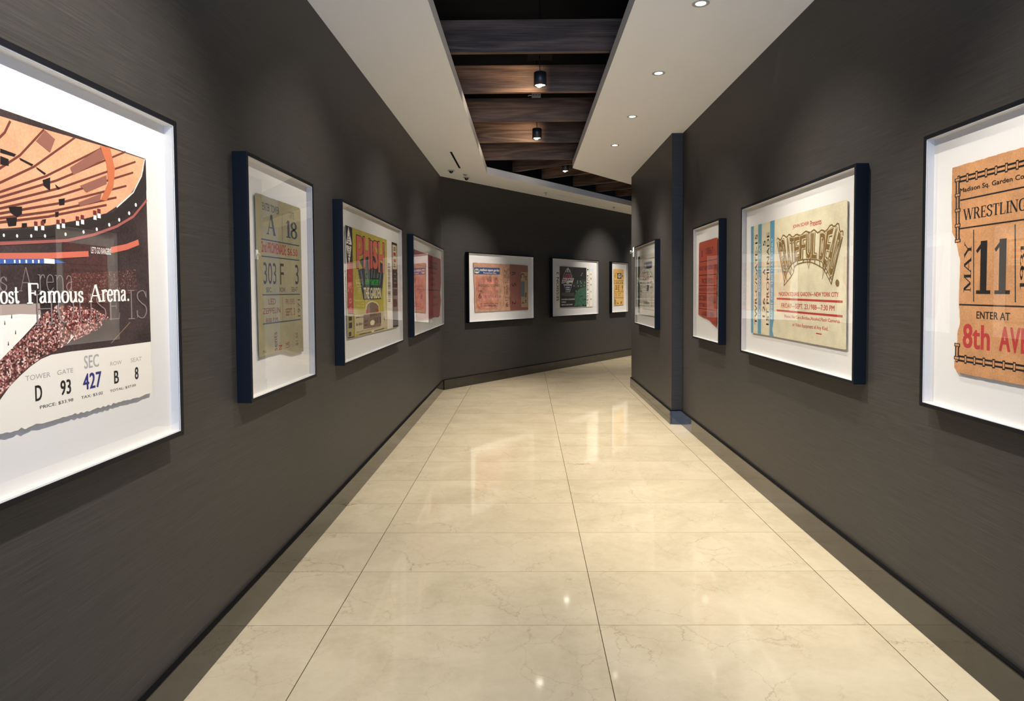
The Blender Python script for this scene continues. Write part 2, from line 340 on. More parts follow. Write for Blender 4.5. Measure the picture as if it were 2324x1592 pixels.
# ------------------------------------------------------------------ print inks and card stocks
K = 1.08
INK = dict(white_card=(236, 230, 220), olive_card=(150, 142, 112), rose_card=(158, 84, 86), tan_card=(186, 142, 116), tan_card_dark=(140, 88, 78), tan_pattern=(178, 120, 102), tan_stub=(168, 144, 114), yellow_card=(222, 178, 100),
    grey_card=(206, 200, 188), red_card=(162, 72, 54), cream_card=(212, 203, 174), kraft_card=(192, 140, 96), ink_black=(26, 25, 26), ink_dark=(52, 48, 46), ink_slate=(60, 70, 80), ink_red=(150, 44, 44), ink_maroon=(112, 52, 48), ink_grey=(165, 160, 156),
    ink_lightgrey=(172, 170, 168), ink_blue=(38, 44, 110), ink_brown=(70, 40, 42), ink_purple=(112, 76, 96), ink_green=(38, 70, 52), ink_maroondark=(66, 20, 24), ink_gold=(118, 92, 46), ghost_print=(140, 128, 126),
    photo_dark=(58, 46, 46), photo_orange=(224, 160, 124), photo_rib=(104, 56, 46), photo_brown=(140, 92, 80), photo_copper=(190, 108, 72), photo_black=(24, 18, 20), photo_rimband=(44, 38, 36), photo_white=(245, 240, 234), photo_flag=(110, 44, 44),
    photo_salmon=(160, 92, 86), photo_orangelit=(204, 108, 88), photo_blue=(58, 96, 170), photo_ice=(252, 244, 234), photo_icegrey=(176, 158, 150), photo_tan=(150, 124, 96),
    print_black=(34, 33, 36), print_red=(174, 58, 56), print_olive=(184, 170, 74), print_olive_light=(170, 156, 92), print_pink=(226, 130, 118), print_darkbrown=(62, 44, 40), print_tealdark=(52, 62, 66), print_ray=(150, 164, 160), print_salmon=(206, 108, 94),
    print_green=(70, 176, 92), print_cream=(236, 224, 188), print_cream_dim=(206, 192, 158), print_building=(140, 116, 100), print_purple=(84, 70, 84), print_grey=(120, 116, 114), print_greydark=(88, 86, 88), print_blue=(58, 74, 132), print_greenblue=(66, 92, 110),
    print_steel=(104, 118, 122), print_teal=(92, 146, 170), print_paleblue=(190, 206, 212), print_slate=(96, 100, 128), print_ice=(206, 226, 240), green_scene=(56, 96, 74), green_dim=(44, 58, 50), green_light=(150, 176, 160), emblem_silver=(190, 192, 200), emblem_maroon=(164, 70, 84))
def ink(name):
    if name in MATS: return MATS[name]
    if name == 'photo_crowd' or name == 'photo_crowddark':
        m = mat(name, rgb(90, 60, 58), .6, .3); b = NB(m); oc = b.obj()
        vo = b.n('TexVoronoi'); b.lk(b.scale(oc, (1, 1, 1)), vo.inputs['Vector']); vo.inputs['Scale'].default_value = 230 if name == 'photo_crowd' else 300
        sp = b.n('SeparateColor'); b.lk(vo.outputs['Color'], sp.inputs[0])
        if name == 'photo_crowd': st = [(0, rgb(34, 24, 26)), (.35, rgb(84, 44, 44)), (.6, rgb(150, 84, 80)), (.82, rgb(206, 150, 140)), (.95, rgb(240, 214, 204))]
        else: st = [(0, rgb(46, 36, 36)), (.6, rgb(74, 50, 48)), (.9, rgb(112, 74, 70)), (1, rgb(160, 130, 124))]
        b.lk(b.ramp(sp.outputs[0], st), b.p.inputs['Base Color']); return m
    m = mat(name, rgb(*INK[name], K), .62, .3)
    if name.endswith('_card') or name in ('photo_orange', 'photo_dark', 'print_olive', 'green_scene', 'photo_ice', 'tan_pattern', 'tan_card_dark'):
        b = NB(m); oc = b.obj(); c = rgb(*INK[name], K)
        if name == 'white_card': return m
        n1 = b.noise(oc, 26 if name == 'green_scene' else 9, 5, .6).outputs[0]; n2 = b.noise(b.scale(oc, (150, 150, 150)), 1.0, 3, .6).outputs[0]
        amp = {'photo_dark': .9, 'tan_card': .5, 'tan_pattern': .9, 'kraft_card': .35, 'green_scene': .85, 'photo_orange': .25, 'photo_ice': .06}.get(name, .22)
        f = b.math('ADD', b.math('MULTIPLY', n1, .55), b.math('MULTIPLY', n2, .45))
        lo = tuple(max(0, x * (1 - amp)) for x in c[:3]) + (1,); hi = tuple(min(1, x * (1 + amp)) for x in c[:3]) + (1,)
        b.lk(b.ramp(f, [(.3, lo), (.7, hi)]), b.p.inputs['Base Color'])
        if name in ('olive_card', 'cream_card', 'kraft_card', 'yellow_card', 'red_card'): b.bump(n2, .25, .0006)
    return m

# ------------------------------------------------------------------ lettering
_txt = {}
def glyphs(txt, bold):
    """built-in sans lettering as flat faces in the unit square of its own bounds; heavier weights are overlaid copies"""
    k = (txt, bold)
    if k not in _txt:
        c = bpy.data.curves.new('lettering', 'FONT'); c.body = txt; c.fill_mode = 'FRONT'; c.resolution_u = 3; c.space_character = 1.0 + bold * 1.1
        o = bpy.data.objects.new('lettering', c); COL.objects.link(o); dg = bpy.context.evaluated_depsgraph_get(); dg.update()
        me = bpy.data.meshes.new_from_object(o.evaluated_get(dg)); vs = [(v.co.x, v.co.y) for v in me.vertices]; fs = [tuple(p.vertices) for p in me.polygons]
        bpy.data.objects.remove(o); bpy.data.curves.remove(c); bpy.data.meshes.remove(me)
        if bold > 0:
            V, F = [], []; w = bold * .85; n = max(1, int(math.ceil(2 * w / .04))); l = 0
            for i in range(n + 1):
                for dy in (-.4 * w, .4 * w):
                    q = len(V); dx = -w + 2 * w * i / n; V += [(x + dx, y + dy, l) for x, y in vs]; l += 1; F += [tuple(q + t for t in f) for f in fs]
            vs, fs = V, F
        _txt[k] = unit(vs, fs)
    return _txt[k]
def unit(vs, fs):
    x0 = min(v[0] for v in vs); x1 = max(v[0] for v in vs); y0 = min(v[1] for v in vs); y1 = max(v[1] for v in vs)
    return [((v[0] - x0) / (x1 - x0), (v[1] - y0) / (y1 - y0), v[2] if len(v) > 2 else 0) for v in vs], fs
# serif capitals and lower case drawn as pen strokes: 'l' straight, 'c' curved, 's' serif (x, y, half width), width follows the stroke's slope
SERIF = {
 'A': (.95, ['l.08,0 .46,1 t', 'l.48,1 .82,0 T', 'l.22,.36 .66,.36 t', 's.09,0,.12', 's.82,0,.14']), 'W': (1.25, ['l.08,1 .36,0 T', 'l.36,0 .62,1 t', 'l.62,1 .88,0 T', 'l.88,0 1.14,1 t', 's.08,1,.13', 's.6,1,.13', 's1.14,1,.11']),
 'R': (.86, ['l.18,0 .18,1 T', 'c.18,.97 .46,.97 .62,.75 .46,.52 .18,.52 v', 'l.42,.5 .74,0 T', 's.18,0,.15', 's.12,1,.1', 's.76,0,.12']), 'E': (.74, ['l.18,0 .18,1 T', 'l.1,.97 .64,.97 t', 'l.18,.52 .5,.52 t', 'l.1,.03 .66,.03 t', 'l.64,.97 .64,.76 t', 'l.66,.03 .68,.27 t', 'l.5,.4 .5,.64 t']),
 'S': (.66, ['c.56,.76 .46,.95 .3,.97 .13,.88 .13,.70 .32,.54 .52,.42 .56,.22 .44,.05 .28,.02 .1,.12 .08,.28 v', 'l.57,.97 .57,.72 t', 'l.08,.03 .08,.3 t']), 'T': (.78, ['l.39,0 .39,1 T', 'l.06,.97 .72,.97 t', 'l.06,.97 .06,.72 t', 'l.72,.97 .72,.72 t', 's.39,0,.16']),
 'L': (.7, ['l.18,0 .18,1 T', 'l.1,.03 .62,.03 t', 'l.62,.03 .64,.3 t', 's.18,1,.15']), 'I': (.4, ['l.2,0 .2,1 T', 's.2,0,.16', 's.2,1,.16']), 'N': (.92, ['l.14,0 .14,1 t', 'l.14,1 .78,0 T', 'l.78,0 .78,1 t', 's.14,0,.13', 's.1,1,.12', 's.78,1,.13']),
 'G': (.86, ['c.7,.74 .58,.95 .42,.97 .2,.86 .12,.5 .2,.14 .42,.03 .6,.08 .7,.2 v', 'l.7,.97 .7,.7 t', 'l.7,.02 .7,.42 T', 's.68,.42,.15']), 'M': (1.1, ['l.14,0 .14,1 t', 'l.16,1 .54,.05 T', 'l.54,.05 .92,1 t', 'l.94,0 .94,1 T', 's.14,0,.13', 's.1,1,.1', 's.94,0,.15', 's.98,1,.1']),
 'Y': (.9, ['l.08,1 .45,.45 T', 'l.45,.45 .8,1 t', 'l.45,0 .45,.46 T', 's.1,1,.13', 's.78,1,.12', 's.45,0,.15']), 'F': (.72, ['l.18,0 .18,1 T', 'l.1,.97 .64,.97 t', 'l.18,.52 .48,.52 t', 'l.64,.97 .64,.74 t', 'l.48,.4 .48,.64 t', 's.18,0,.16']),
 'H': (.95, ['l.18,0 .18,1 T', 'l.76,0 .76,1 T', 'l.18,.52 .76,.52 t', 's.18,0,.14', 's.18,1,.14', 's.76,0,.14', 's.76,1,.14']), 'O': (.92, ['c.45,.98 .2,.86 .1,.5 .2,.14 .45,.02 .7,.14 .8,.5 .7,.86 .45,.98 v']), 'U': (.92, ['c.18,1 .18,.4 .24,.1 .45,.02 .66,.1 .72,.4 .72,1 v', 's.18,1,.13', 's.72,1,.13']),
 '1': (.56, ['l.3,0 .3,1 T', 'l.08,.8 .28,.97 t', 's.3,0,.22']), '8': (.6, ['c.3,.53 .1,.66 .1,.84 .3,.97 .5,.84 .5,.66 .3,.53 .08,.4 .06,.18 .3,.03 .54,.18 .52,.4 .3,.53 v']), '9': (.62, ['c.54,.66 .34,.44 .1,.58 .08,.8 .32,.98 .54,.8 .56,.4 .42,.06 .22,.02 .1,.14 v']),
 '3': (.6, ['c.08,.8 .2,.97 .42,.95 .5,.74 .38,.55 .2,.52 v', 'c.24,.53 .46,.5 .56,.26 .42,.04 .2,.02 .06,.18 v']), 'a': (.58, ['c.08,.46 .2,.6 .38,.56 .4,.4 .4,.06 v', 'c.4,.36 .2,.32 .08,.18 .16,.03 .3,.06 .4,.2 v', 'l.4,.06 .52,.02 t']), 'm': (1.04, ['l.14,0 .14,.62 T', 'c.14,.44 .3,.6 .46,.56 .5,.36 .5,0 v', 'c.5,.44 .66,.6 .82,.56 .88,.36 .88,0 v', 's.14,0,.12', 's.5,0,.12', 's.88,0,.12', 's.09,.62,.07']),
 'o': (.62, ['c.31,.62 .14,.54 .08,.31 .14,.08 .31,0 .48,.08 .54,.31 .48,.54 .31,.62 v']), 'u': (.7, ['c.14,.62 .14,.2 .2,.04 .36,.03 .52,.2 v', 'l.54,.02 .54,.62 T', 's.08,.62,.09', 's.48,.62,.08', 's.6,.0,.07']), 's': (.48, ['c.4,.46 .3,.6 .14,.54 .12,.4 .26,.32 .4,.22 .36,.05 .2,.01 .07,.14 v', 'l.41,.6 .41,.42 t', 'l.07,.02 .07,.2 t']),
 'r': (.5, ['l.16,0 .16,.62 T', 'c.16,.4 .26,.58 .4,.6 .44,.5 v', 's.18,0,.14', 's.1,.62,.08']), 'e': (.56, ['l.1,.34 .46,.34 t', 'c.47,.34 .44,.54 .28,.62 .12,.52 .07,.3 .14,.08 .3,.01 .48,.14 v']), 'n': (.7, ['l.14,0 .14,.62 T', 'c.14,.44 .3,.6 .48,.56 .54,.36 .54,0 v', 's.14,0,.12', 's.54,0,.12', 's.09,.62,.07']), 't': (.42, ['c.18,.86 .18,.3 .22,.04 .32,.02 .4,.12 v', 'l.04,.6 .38,.6 t']), '.': (.3, ['l.15,0 .15,.13 T']), ' ': (.3, [])}
def serif_glyphs(txt, thick, thin):
    k = (txt, thick, thin)
    if k in _txt: return _txt[k]
    vs, fs = [], []; cnt = [0]
    def rib(P, wf):
        n = len(P); k0 = len(vs); cnt[0] = (cnt[0] + 1) % 10
        for i, p in enumerate(P):
            a, c = P[max(0, i - 1)], P[min(n - 1, i + 1)]; dx, dy = c[0] - a[0], c[1] - a[1]; l = math.hypot(dx, dy) or 1; w = wf(dx / l, dy / l) / 2
            vs.append((p[0] - dy / l * w, p[1] + dx / l * w, cnt[0])); vs.append((p[0] + dy / l * w, p[1] - dx / l * w, cnt[0]))
        for i in range(n - 1): fs.append((k0 + 2 * i, k0 + 2 * i + 1, k0 + 2 * i + 3, k0 + 2 * i + 2))
    x = 0.0
    for ch in txt:
        adv, st = SERIF[ch]
        for q in st:
            if q[0] == 's':
                a, y, h = (float(t) for t in q[1:].split(',')); s_ = 1 if y < .3 else -1
                rib([(x + a - h, y + s_ * thin / 2), (x + a + h, y + s_ * thin / 2)], lambda *_: thin)
            else:
                w = q.split(); P = [(x + float(t.split(',')[0]), float(t.split(',')[1])) for t in [w[0][1:]] + w[1:-1]]
                if q[0] == 'c':
                    Q = []
                    for i in range(len(P) - 1):
                        p0, p1, p2, p3 = P[max(0, i - 1)], P[i], P[i + 1], P[min(len(P) - 1, i + 2)]
                        for j in range(5):
                            t = j / 5; Q.append(tuple(.5 * (2 * p1[z] + (p2[z] - p0[z]) * t + (2 * p0[z] - 5 * p1[z] + 4 * p2[z] - p3[z]) * t * t + (3 * p1[z] - p0[z] - 3 * p2[z] + p3[z]) * t ** 3) for z in (0, 1)))
                    P = Q + [P[-1]]
                rib(P, {'T': lambda *_: thick, 't': lambda *_: thin, 'v': lambda dx, dy: thin + (thick - thin) * abs(dy) ** 1.3}[w[-1]])
        x += adv
    _txt[k] = unit(vs, fs); return _txt[k]

# ------------------------------------------------------------------ framed tickets
ART = {
 'F1': [
  ('O','white_card',[(0.31,0.173),(1.6757499999999999,0.173),(1.6757499999999999,0.9498),(0.31,0.9528)],0.0045),
  ('P','photo_dark',[(1.6737499999999998,0.9458),(0.312,0.9458),(0.312,0.18),(0.5,0.19),(0.8,0.2),(1.0,0.1541),(1.0443,0.2541),(1.0767,0.2835),(1.11,0.3041),(1.1445,0.3229),(1.1802,0.3373),(1.2171,0.3448),(1.2953,0.3465),(1.4265,0.3445),(1.677,0.3439)]),
  ('P','photo_orange',[(0.956,0.94),(1.0745,0.9277),(1.1804,0.9304),(1.3347,0.9357),(1.4417,0.9395),(1.5202,0.9416),(1.5964,0.942),(1.6673,0.943),(1.6598,0.9039),(1.6329,0.8619),(1.5635,0.7965),(1.4632,0.7434),(1.3448,0.7111),(1.2276,0.6843),(1.0625,0.6601),(0.9262,0.6449),(0.8846,0.7884)]),
  ('L','photo_rib',[(1.2179,0.9311),(1.1323,0.8469),(0.9506,0.7228)],0.006),
  ('L','photo_rib',[(1.3347,0.9366),(1.1771,0.8271),(0.9499,0.7072)],0.006),
  ('L','photo_rib',[(1.4489,0.9314),(1.2181,0.8104),(0.9495,0.6982)],0.006),
  ('L','photo_rib',[(1.5663,0.9462),(1.2575,0.806),(0.9492,0.6908)],0.006),
  ('L','photo_rib',[(1.6178,0.9253),(1.2736,0.7894),(0.9489,0.6828)],0.006),
  ('L','photo_rib',[(1.6027,0.8884),(1.2684,0.7684),(0.9485,0.6736)],0.006),
  ('L','photo_rib',[(1.5656,0.8406),(1.2561,0.7447),(0.9482,0.667)],0.006),
  ('L','photo_rib',[(1.5134,0.7972),(1.2384,0.7227),(0.9478,0.6599)],0.006),
  ('L','photo_rib',[(1.4643,0.7682),(1.2214,0.7065),(0.9475,0.6523)],0.006),
  ('L','photo_rib',[(1.1046,0.9236),(1.0864,0.892),(0.9524,0.7636)],0.006),
  ('P','photo_brown',[(1.3108,0.85),(1.4412,0.9297),(1.4709,0.9091),(1.3232,0.8319)]),
  ('P','photo_brown',[(1.3491,0.8064),(1.4685,0.8572),(1.4672,0.83),(1.3764,0.792)]),
  ('P','photo_brown',[(1.3401,0.759),(1.4427,0.7994),(1.4341,0.7763),(1.3465,0.7483)]),
  ('P','photo_brown',[(1.1873,0.8944),(1.2208,0.9297),(1.2564,0.9143),(1.2363,0.8752)]),
  ('P','photo_copper',[(1.4416,0.937),(1.4881,0.9422),(1.5093,0.8818),(1.4986,0.825),(1.4649,0.7805),(1.438,0.7793),(1.4753,0.8362),(1.47,0.8893)]),
  ('P','photo_black',[(1.0711,0.8507),(1.1194,0.8469),(1.1138,0.8397),(1.0706,0.8408)]),
  ('P','photo_black',[(1.1297,0.8409),(1.176,0.8326),(1.1701,0.8273),(1.1321,0.8353)]),
  ('P','photo_black',[(1.1843,0.8287),(1.2187,0.818),(1.2143,0.8129),(1.188,0.8231)]),
  ('P','photo_black',[(1.2509,0.7953),(1.2693,0.7872),(1.2628,0.7818),(1.2538,0.7892)]),
  ('P','photo_black',[(1.0703,0.8329),(1.0953,0.83),(1.0946,0.814),(1.0694,0.8132)]),
  ('P','photo_black',[(1.0902,0.7158),(1.1324,0.7211),(1.1315,0.7026),(1.1151,0.6926),(1.0947,0.7024)]),
  ('P','photo_black',[(1.0812,0.6869),(1.1151,0.6926),(1.1115,0.672),(1.088,0.6677)]),
  ('P','photo_black',[(1.206,0.7987),(1.2333,0.8098),(1.2317,0.7749),(1.2095,0.7844)]),
  ('P','photo_black',[(1.2629,0.7575),(1.286,0.763),(1.2839,0.7448),(1.264,0.7409)]),
  ('P','photo_black',[(1.2476,0.7213),(1.2614,0.7243),(1.2595,0.7108),(1.2482,0.7082)]),
  ('P','photo_black',[(1.1305,0.68),(1.1469,0.6817),(1.1464,0.6721),(1.13,0.6697)]),
  ('P','photo_black',[(1.1984,0.6955),(1.2133,0.6992),(1.211,0.6882),(1.2009,0.6851)]),
  ('P','photo_rimband',[(1.674,0.9443),(1.674,0.8441),(1.6248,0.7863),(1.5439,0.7401),(1.4007,0.6957),(1.2762,0.6606),(1.0613,0.6318),(0.9252,0.6215),(0.9261,0.6413),(1.0623,0.6554),(1.2273,0.6782),(1.3727,0.7118),(1.495,0.7497),(1.5903,0.8132),(1.6473,0.8749)]),
  ('L','photo_white',[(1.6673,0.943),(1.6478,0.8857),(1.5997,0.825),(1.512,0.7668)],0.004),
  ('E','photo_white',(1.1593499999999999,0.6508499999999999,0.003550000000000053,0.0044500000000000095)),
  ('E','photo_white',(1.1130499999999999,0.64705,0.003350000000000075,0.004349999999999965)),
  ('E','photo_white',(1.2841,0.6657,0.0040999999999999925,0.004799999999999971)),
  ('E','photo_white',(1.3571,0.67845,0.0043999999999999595,0.005049999999999999)),
  ('E','photo_white',(1.4152,0.6913,0.0046999999999999265,0.005199999999999982)),
  ('E','photo_white',(1.47335,0.7100500000000001,0.00495000000000001,0.00545000000000001)),
  ('E','photo_white',(1.5226000000000002,0.7301500000000001,0.005199999999999982,0.005649999999999988)),
  ('E','photo_white',(1.5746,0.7565,0.00550000000000006,0.005799999999999972)),
  ('E','photo_white',(1.6113499999999998,0.7872,0.005650000000000044,0.006000000000000005)),
  ('E','photo_white',(1.20715,0.6548,0.003750000000000031,0.004599999999999993)),
  ('E','photo_white',(1.0718,0.6452,0.0031999999999999806,0.0041999999999999815)),
  ('B','photo_flag',(1.1717,0.6771,1.1825,0.6891)),
  ('B','photo_white',(1.1712,0.6661,1.182,0.6773)),
  ('B','photo_flag',(1.1948,0.6802,1.2059,0.6924)),
  ('B','photo_white',(1.1943,0.6691,1.2054,0.6804)),
  ('B','photo_flag',(1.2511,0.6892,1.2629,0.7019)),
  ('B','photo_white',(1.2505,0.6778,1.2623,0.6895)),
  ('B','photo_flag',(1.2713,0.6935,1.2834,0.7063)),
  ('B','photo_white',(1.2708,0.6819,1.2828,0.6938)),
  ('B','photo_flag',(1.3275,0.7061,1.3403,0.7194)),
  ('B','photo_white',(1.3269,0.6941,1.3397,0.7064)),
  ('B','photo_flag',(1.3482,0.712,1.3614,0.7255)),
  ('B','photo_white',(1.3477,0.6998,1.3608,0.7124)),
  ('B','photo_flag',(1.4023,0.7306,1.4162,0.7447)),
  ('B','photo_white',(1.4017,0.7182,1.4156,0.7312)),
  ('B','photo_flag',(1.4211,0.7376,1.4352,0.7518)),
  ('B','photo_white',(1.4205,0.725,1.4346,0.7382)),
  ('L','photo_salmon',[(1.6743,0.8116),(1.5961,0.7485),(1.5093,0.7086),(1.3997,0.6741),(1.2885,0.649),(1.0609,0.6247),(0.9249,0.615)],0.008),
  ('L','photo_orangelit',[(0.9236,0.5847),(1.0596,0.5943),(1.224,0.6046),(1.3755,0.6179)],0.016),
  ('L','photo_orangelit',[(1.4777,0.6345),(1.5566,0.6497),(1.6211,0.6689)],0.018),
  ('T','photo_white',(1.3863,0.6204,1.4779,0.6395),"LET'S GO RANGERS!",0,0.01,'g'),
  ('P','photo_blue',[(0.9661,0.5839),(1.1968,0.5951),(1.2419,0.5964),(1.2825,0.588),(1.223,0.5842),(1.0588,0.5766),(0.9655,0.5721)]),
  ('B','photo_white',(1.2004,0.5837,1.2388,0.5962)),
  ('B','photo_white',(1.0689,0.579,1.0737,0.5867)),
  ('B','photo_white',(1.0995,0.5803,1.1046,0.5882)),
  ('B','photo_white',(1.1153,0.581,1.1205,0.5889)),
  ('B','photo_white',(1.1369,0.5819,1.1422,0.59)),
  ('B','photo_white',(1.159,0.5828,1.1645,0.591)),
  ('B','photo_white',(1.1789,0.5836,1.1845,0.5919)),
  ('P','photo_crowd',[(1.1852,0.449),(1.2458,0.4754),(1.3862,0.4636),(1.4592,0.4342),(1.4105,0.4003),(1.2965,0.3732),(1.2403,0.3557),(1.195,0.3451),(1.1446,0.3255),(1.0933,0.2962),(1.0447,0.2613),(1.0322,0.2537),(1.0308,0.3552),(1.0872,0.3744),(1.1485,0.413)]),
  ('P','photo_crowddark',[(1.4511,0.5682),(1.6004,0.5822),(1.6027,0.5137),(1.4516,0.4771),(1.3013,0.477),(1.2794,0.5274),(1.3051,0.5613)]),
  ('P','photo_ice',[(0.9678,0.4744),(1.0543,0.4758),(1.1178,0.4781),(1.1819,0.4531),(1.1833,0.4451),(1.1595,0.4253),(1.1173,0.3946),(1.0806,0.37),(1.0485,0.3473),(0.9609,0.3186)]),
  ('P','photo_icegrey',[(0.968,0.4789),(1.0544,0.4794),(1.1813,0.4807),(1.1854,0.4516),(1.1168,0.4554),(1.0533,0.4539),(0.9669,0.4537)]),
  ('P','photo_black',[(1.0862,0.4458),(1.0897,0.4456),(1.0889,0.4556),(1.0876,0.4556)]),
  ('P','photo_black',[(1.0646,0.4313),(1.068,0.4311),(1.0672,0.4409),(1.0659,0.441)]),
  ('P','photo_black',[(1.0732,0.381),(1.0767,0.3807),(1.0758,0.3907),(1.0746,0.3908)]),
  ('P','photo_black',[(1.0966,0.4066),(1.1002,0.4064),(1.0993,0.4164),(1.098,0.4165)]),
  ('L','photo_white',[(1.2781,0.369),(1.3054,0.3881)],0.0025),
  ('L','photo_tan',[(1.4677,0.3554),(1.5653,0.4138)],0.0025),
  ('T','ghost_print',(1.0558,0.5109,1.0775,0.5466),'s',0,0,'o'),
  ('T','ghost_print',(1.1143,0.5109,1.1626,0.5717),'A',0,0,'o'),
  ('T','ghost_print',(1.1756,0.5108,1.3069,0.5557),'rena',0,0,'o'),
  ('T','ghost_print',(1.1595,0.4253,1.512,0.5042),'HOUSE',0,0,'o'),
  ('T','ghost_print',(1.555,0.4233,1.6568,0.5154),'IS',0,0,'o'),
  ('T','photo_white',(0.9986,0.4806,1.0504,0.5255),'M',0,0,'s'),
  ('T','photo_white',(1.0545,0.4809,1.1155,0.5215),'ost',0,0,'s'),
  ('T','photo_white',(1.1372,0.4797,1.1776,0.5323),'F',0,0,'s'),
  ('T','photo_white',(1.1788,0.4794,1.3481,0.5135),'amous',0,0,'s'),
  ('T','photo_white',(1.3713,0.4791,1.4281,0.5316),'A',0,0,'s'),
  ('T','photo_white',(1.4271,0.4791,1.5605,0.5175),'rena.',0,0,'s'),
  ('T','ink_grey',(1.1252,0.2875,1.2114,0.3005),'TOWER',0,0,'g'),
  ('T','ink_grey',(1.2372,0.2883,1.2981,0.3011),'GATE',0,0,'g'),
  ('T','ink_lightgrey',(1.344,0.292,1.4085,0.3293),'SEC',0,0.02,'g'),
  ('T','ink_grey',(1.4611,0.2873,1.5163,0.2994),'ROW',0,0,'g'),
  ('T','ink_grey',(1.563,0.2867,1.6218,0.2999),'SEAT',0,0,'g'),
  ('T','ink_black',(1.1559,0.2316,1.1801,0.2718),'D',0,0.03,'g'),
  ('T','ink_black',(1.247,0.232,1.2878,0.272),'93',0,0.03,'g'),
  ('T','ink_blue',(1.3369,0.2321,1.4178,0.2781),'427',0,0.03,'g'),
  ('T','ink_black',(1.4767,0.2312,1.5001,0.2703),'B',0,0.03,'g'),
  ('T','ink_black',(1.5821,0.2297,1.6023,0.2689),'8',0,0.03,'g'),
  ('T','ink_black',(1.1708,0.2083,1.2955,0.218),'PRICE: $33.98',0,0.01,'g'),
  ('T','ink_black',(1.3277,0.2079,1.422,0.2171),'TAX: $3.02',0,0.01,'g'),
  ('T','ink_black',(1.4549,0.2075,1.5859,0.2161),'TOTAL: $37.00',0,0.01,'g'),
 ],
 'F2': [
  ('O','olive_card',[(0.152,0.1885),(0.2992,0.191),(0.4563,0.1907),(0.6021,0.162),(0.7573,0.1632),(0.7578,0.1726),(0.7501,0.9457),(0.7317,0.9555),(0.1566,0.9529),(0.1411,0.9476)],0.0018),
  ('T','ink_dark',(0.2215,0.8838,0.4324,0.9207),'ENTER TOWER',0,0.02,'g'),
  ('T','ink_slate',(0.2684,0.7692,0.3829,0.8743),'A',0,0.02,'s'),
  ('T','ink_slate',(0.5727,0.8817,0.6505,0.9182),'GATE',0,0.0,'g'),
  ('T','ink_slate',(0.5256,0.7769,0.6922,0.8682),'18',0,0.03,'s'),
  ('L','ink_slate',[(0.4749,0.8951),(0.4697,0.7526)],0.004),
  ('L','ink_slate',[(0.2004,0.7444),(0.7204,0.7464)],0.006),
  ('L','ink_slate',[(0.2001,0.6635),(0.7187,0.6667)],0.006),
  ('L','ink_slate',[(0.2006,0.4805),(0.7195,0.4811)],0.006),
  ('L','ink_slate',[(0.1995,0.3424),(0.7256,0.3421)],0.006),
  ('T','ink_red',(0.2011,0.6826,0.5162,0.736),'2nd PROMENADE',0,0.03,'g'),
  ('T','ink_red',(0.5399,0.6805,0.6897,0.7232),'$6.50',0,0.01,'g'),
  ('T','ink_dark',(0.2193,0.5317,0.3793,0.6368),'303',0,0.0,'g'),
  ('T','ink_dark',(0.4301,0.5305,0.4824,0.6385),'F',0,0.0,'g'),
  ('T','ink_dark',(0.648,0.5343,0.7012,0.641),'3',0,0.0,'g'),
  ('T','ink_dark',(0.2457,0.4916,0.3184,0.5162),'SEC.',0,0.01,'g'),
  ('T','ink_dark',(0.4213,0.4928,0.4997,0.5171),'ROW',0,0.01,'g'),
  ('T','ink_dark',(0.5895,0.4952,0.6814,0.5199),'SEAT',0,0.01,'g'),
  ('T','ink_maroon',(0.2737,0.4327,0.3634,0.4619),'LED',0,0.01,'g'),
  ('T','ink_maroon',(0.2039,0.3886,0.4241,0.4167),'ZEPPELIN',0,0.01,'g'),
  ('T','ink_maroon',(0.2382,0.3469,0.3965,0.3682),'8:00 P.M.',0,0.015,'g'),
  ('L','ink_maroon',[(0.4569,0.4677),(0.4504,0.3444)],0.003),
  ('T','ink_maroon',(0.5023,0.4297,0.6334,0.457),'FRI. EVE.',0,0.0,'g'),
  ('T','ink_maroon',(0.4991,0.3693,0.6334,0.4088),'SEPT. 3',0,0.02,'g'),
  ('T','ink_dark',(0.6807,0.3597,0.718,0.4532),'1971',90,0.0,'g'),
  ('T','ink_maroon',(0.3366,0.2017,0.3747,0.2955),'sents',90,0.01,'g'),
  ('T','ink_red',(0.3922,0.2008,0.4394,0.2251),'N',90,0.03,'g'),
  ('T','ink_maroon',(0.4927,0.2032,0.5431,0.2344),'UE',90,0.01,'g'),
  ('T','ink_dark',(0.6406,0.2041,0.6786,0.2721),'$1.50',90,0.0,'g'),
  ('T','ink_dark',(0.1961,0.2009,0.2294,0.2179),'Z',90,0.0,'g'),
 ],
 'F3': [
  ('O','white_card',[(0.1734,0.1694),(1.9852,0.156),(1.9708,0.954),(0.1522,0.9572)],0.0005),
  ('P','print_black',[(0.1522,0.9572),(0.3363,0.9561),(0.3435,0.7079),(0.1778,0.7007)]),
  ('P','print_red',[(0.1778,0.7007),(0.3435,0.7079),(0.3437,0.3381),(0.1795,0.3438)]),
  ('P','print_olive_light',[(0.1795,0.3438),(0.3437,0.3381),(0.3491,0.1678),(0.1777,0.1708)]),
  ('P','print_olive',[(0.3363,0.9561),(1.5037,0.9582),(1.4866,0.1642),(0.3491,0.1678)]),
  ('P','white_card',[(0.2359,0.9532),(0.3186,0.8401),(0.2457,0.6907),(0.1708,0.8252)]),
  ('L','print_black',[(0.1728,0.8253),(0.3154,0.8228)],0.012),
  ('T','ink_black',(0.1953,0.8258,0.2707,0.9001),'NYC',90,0.02,'g'),
  ('T','ink_black',(0.2046,0.7371,0.2741,0.8143),'MSG',90,0.02,'g'),
  ('T','print_pink',(0.1944,0.4918,0.3133,0.5662),'3',90,0.03,'g'),
  ('T','print_pink',(0.2294,0.4127,0.2957,0.4515),'0',90,0.02,'g'),
  ('T','print_pink',(0.2369,0.3616,0.2857,0.3916),'2',90,0.02,'g'),
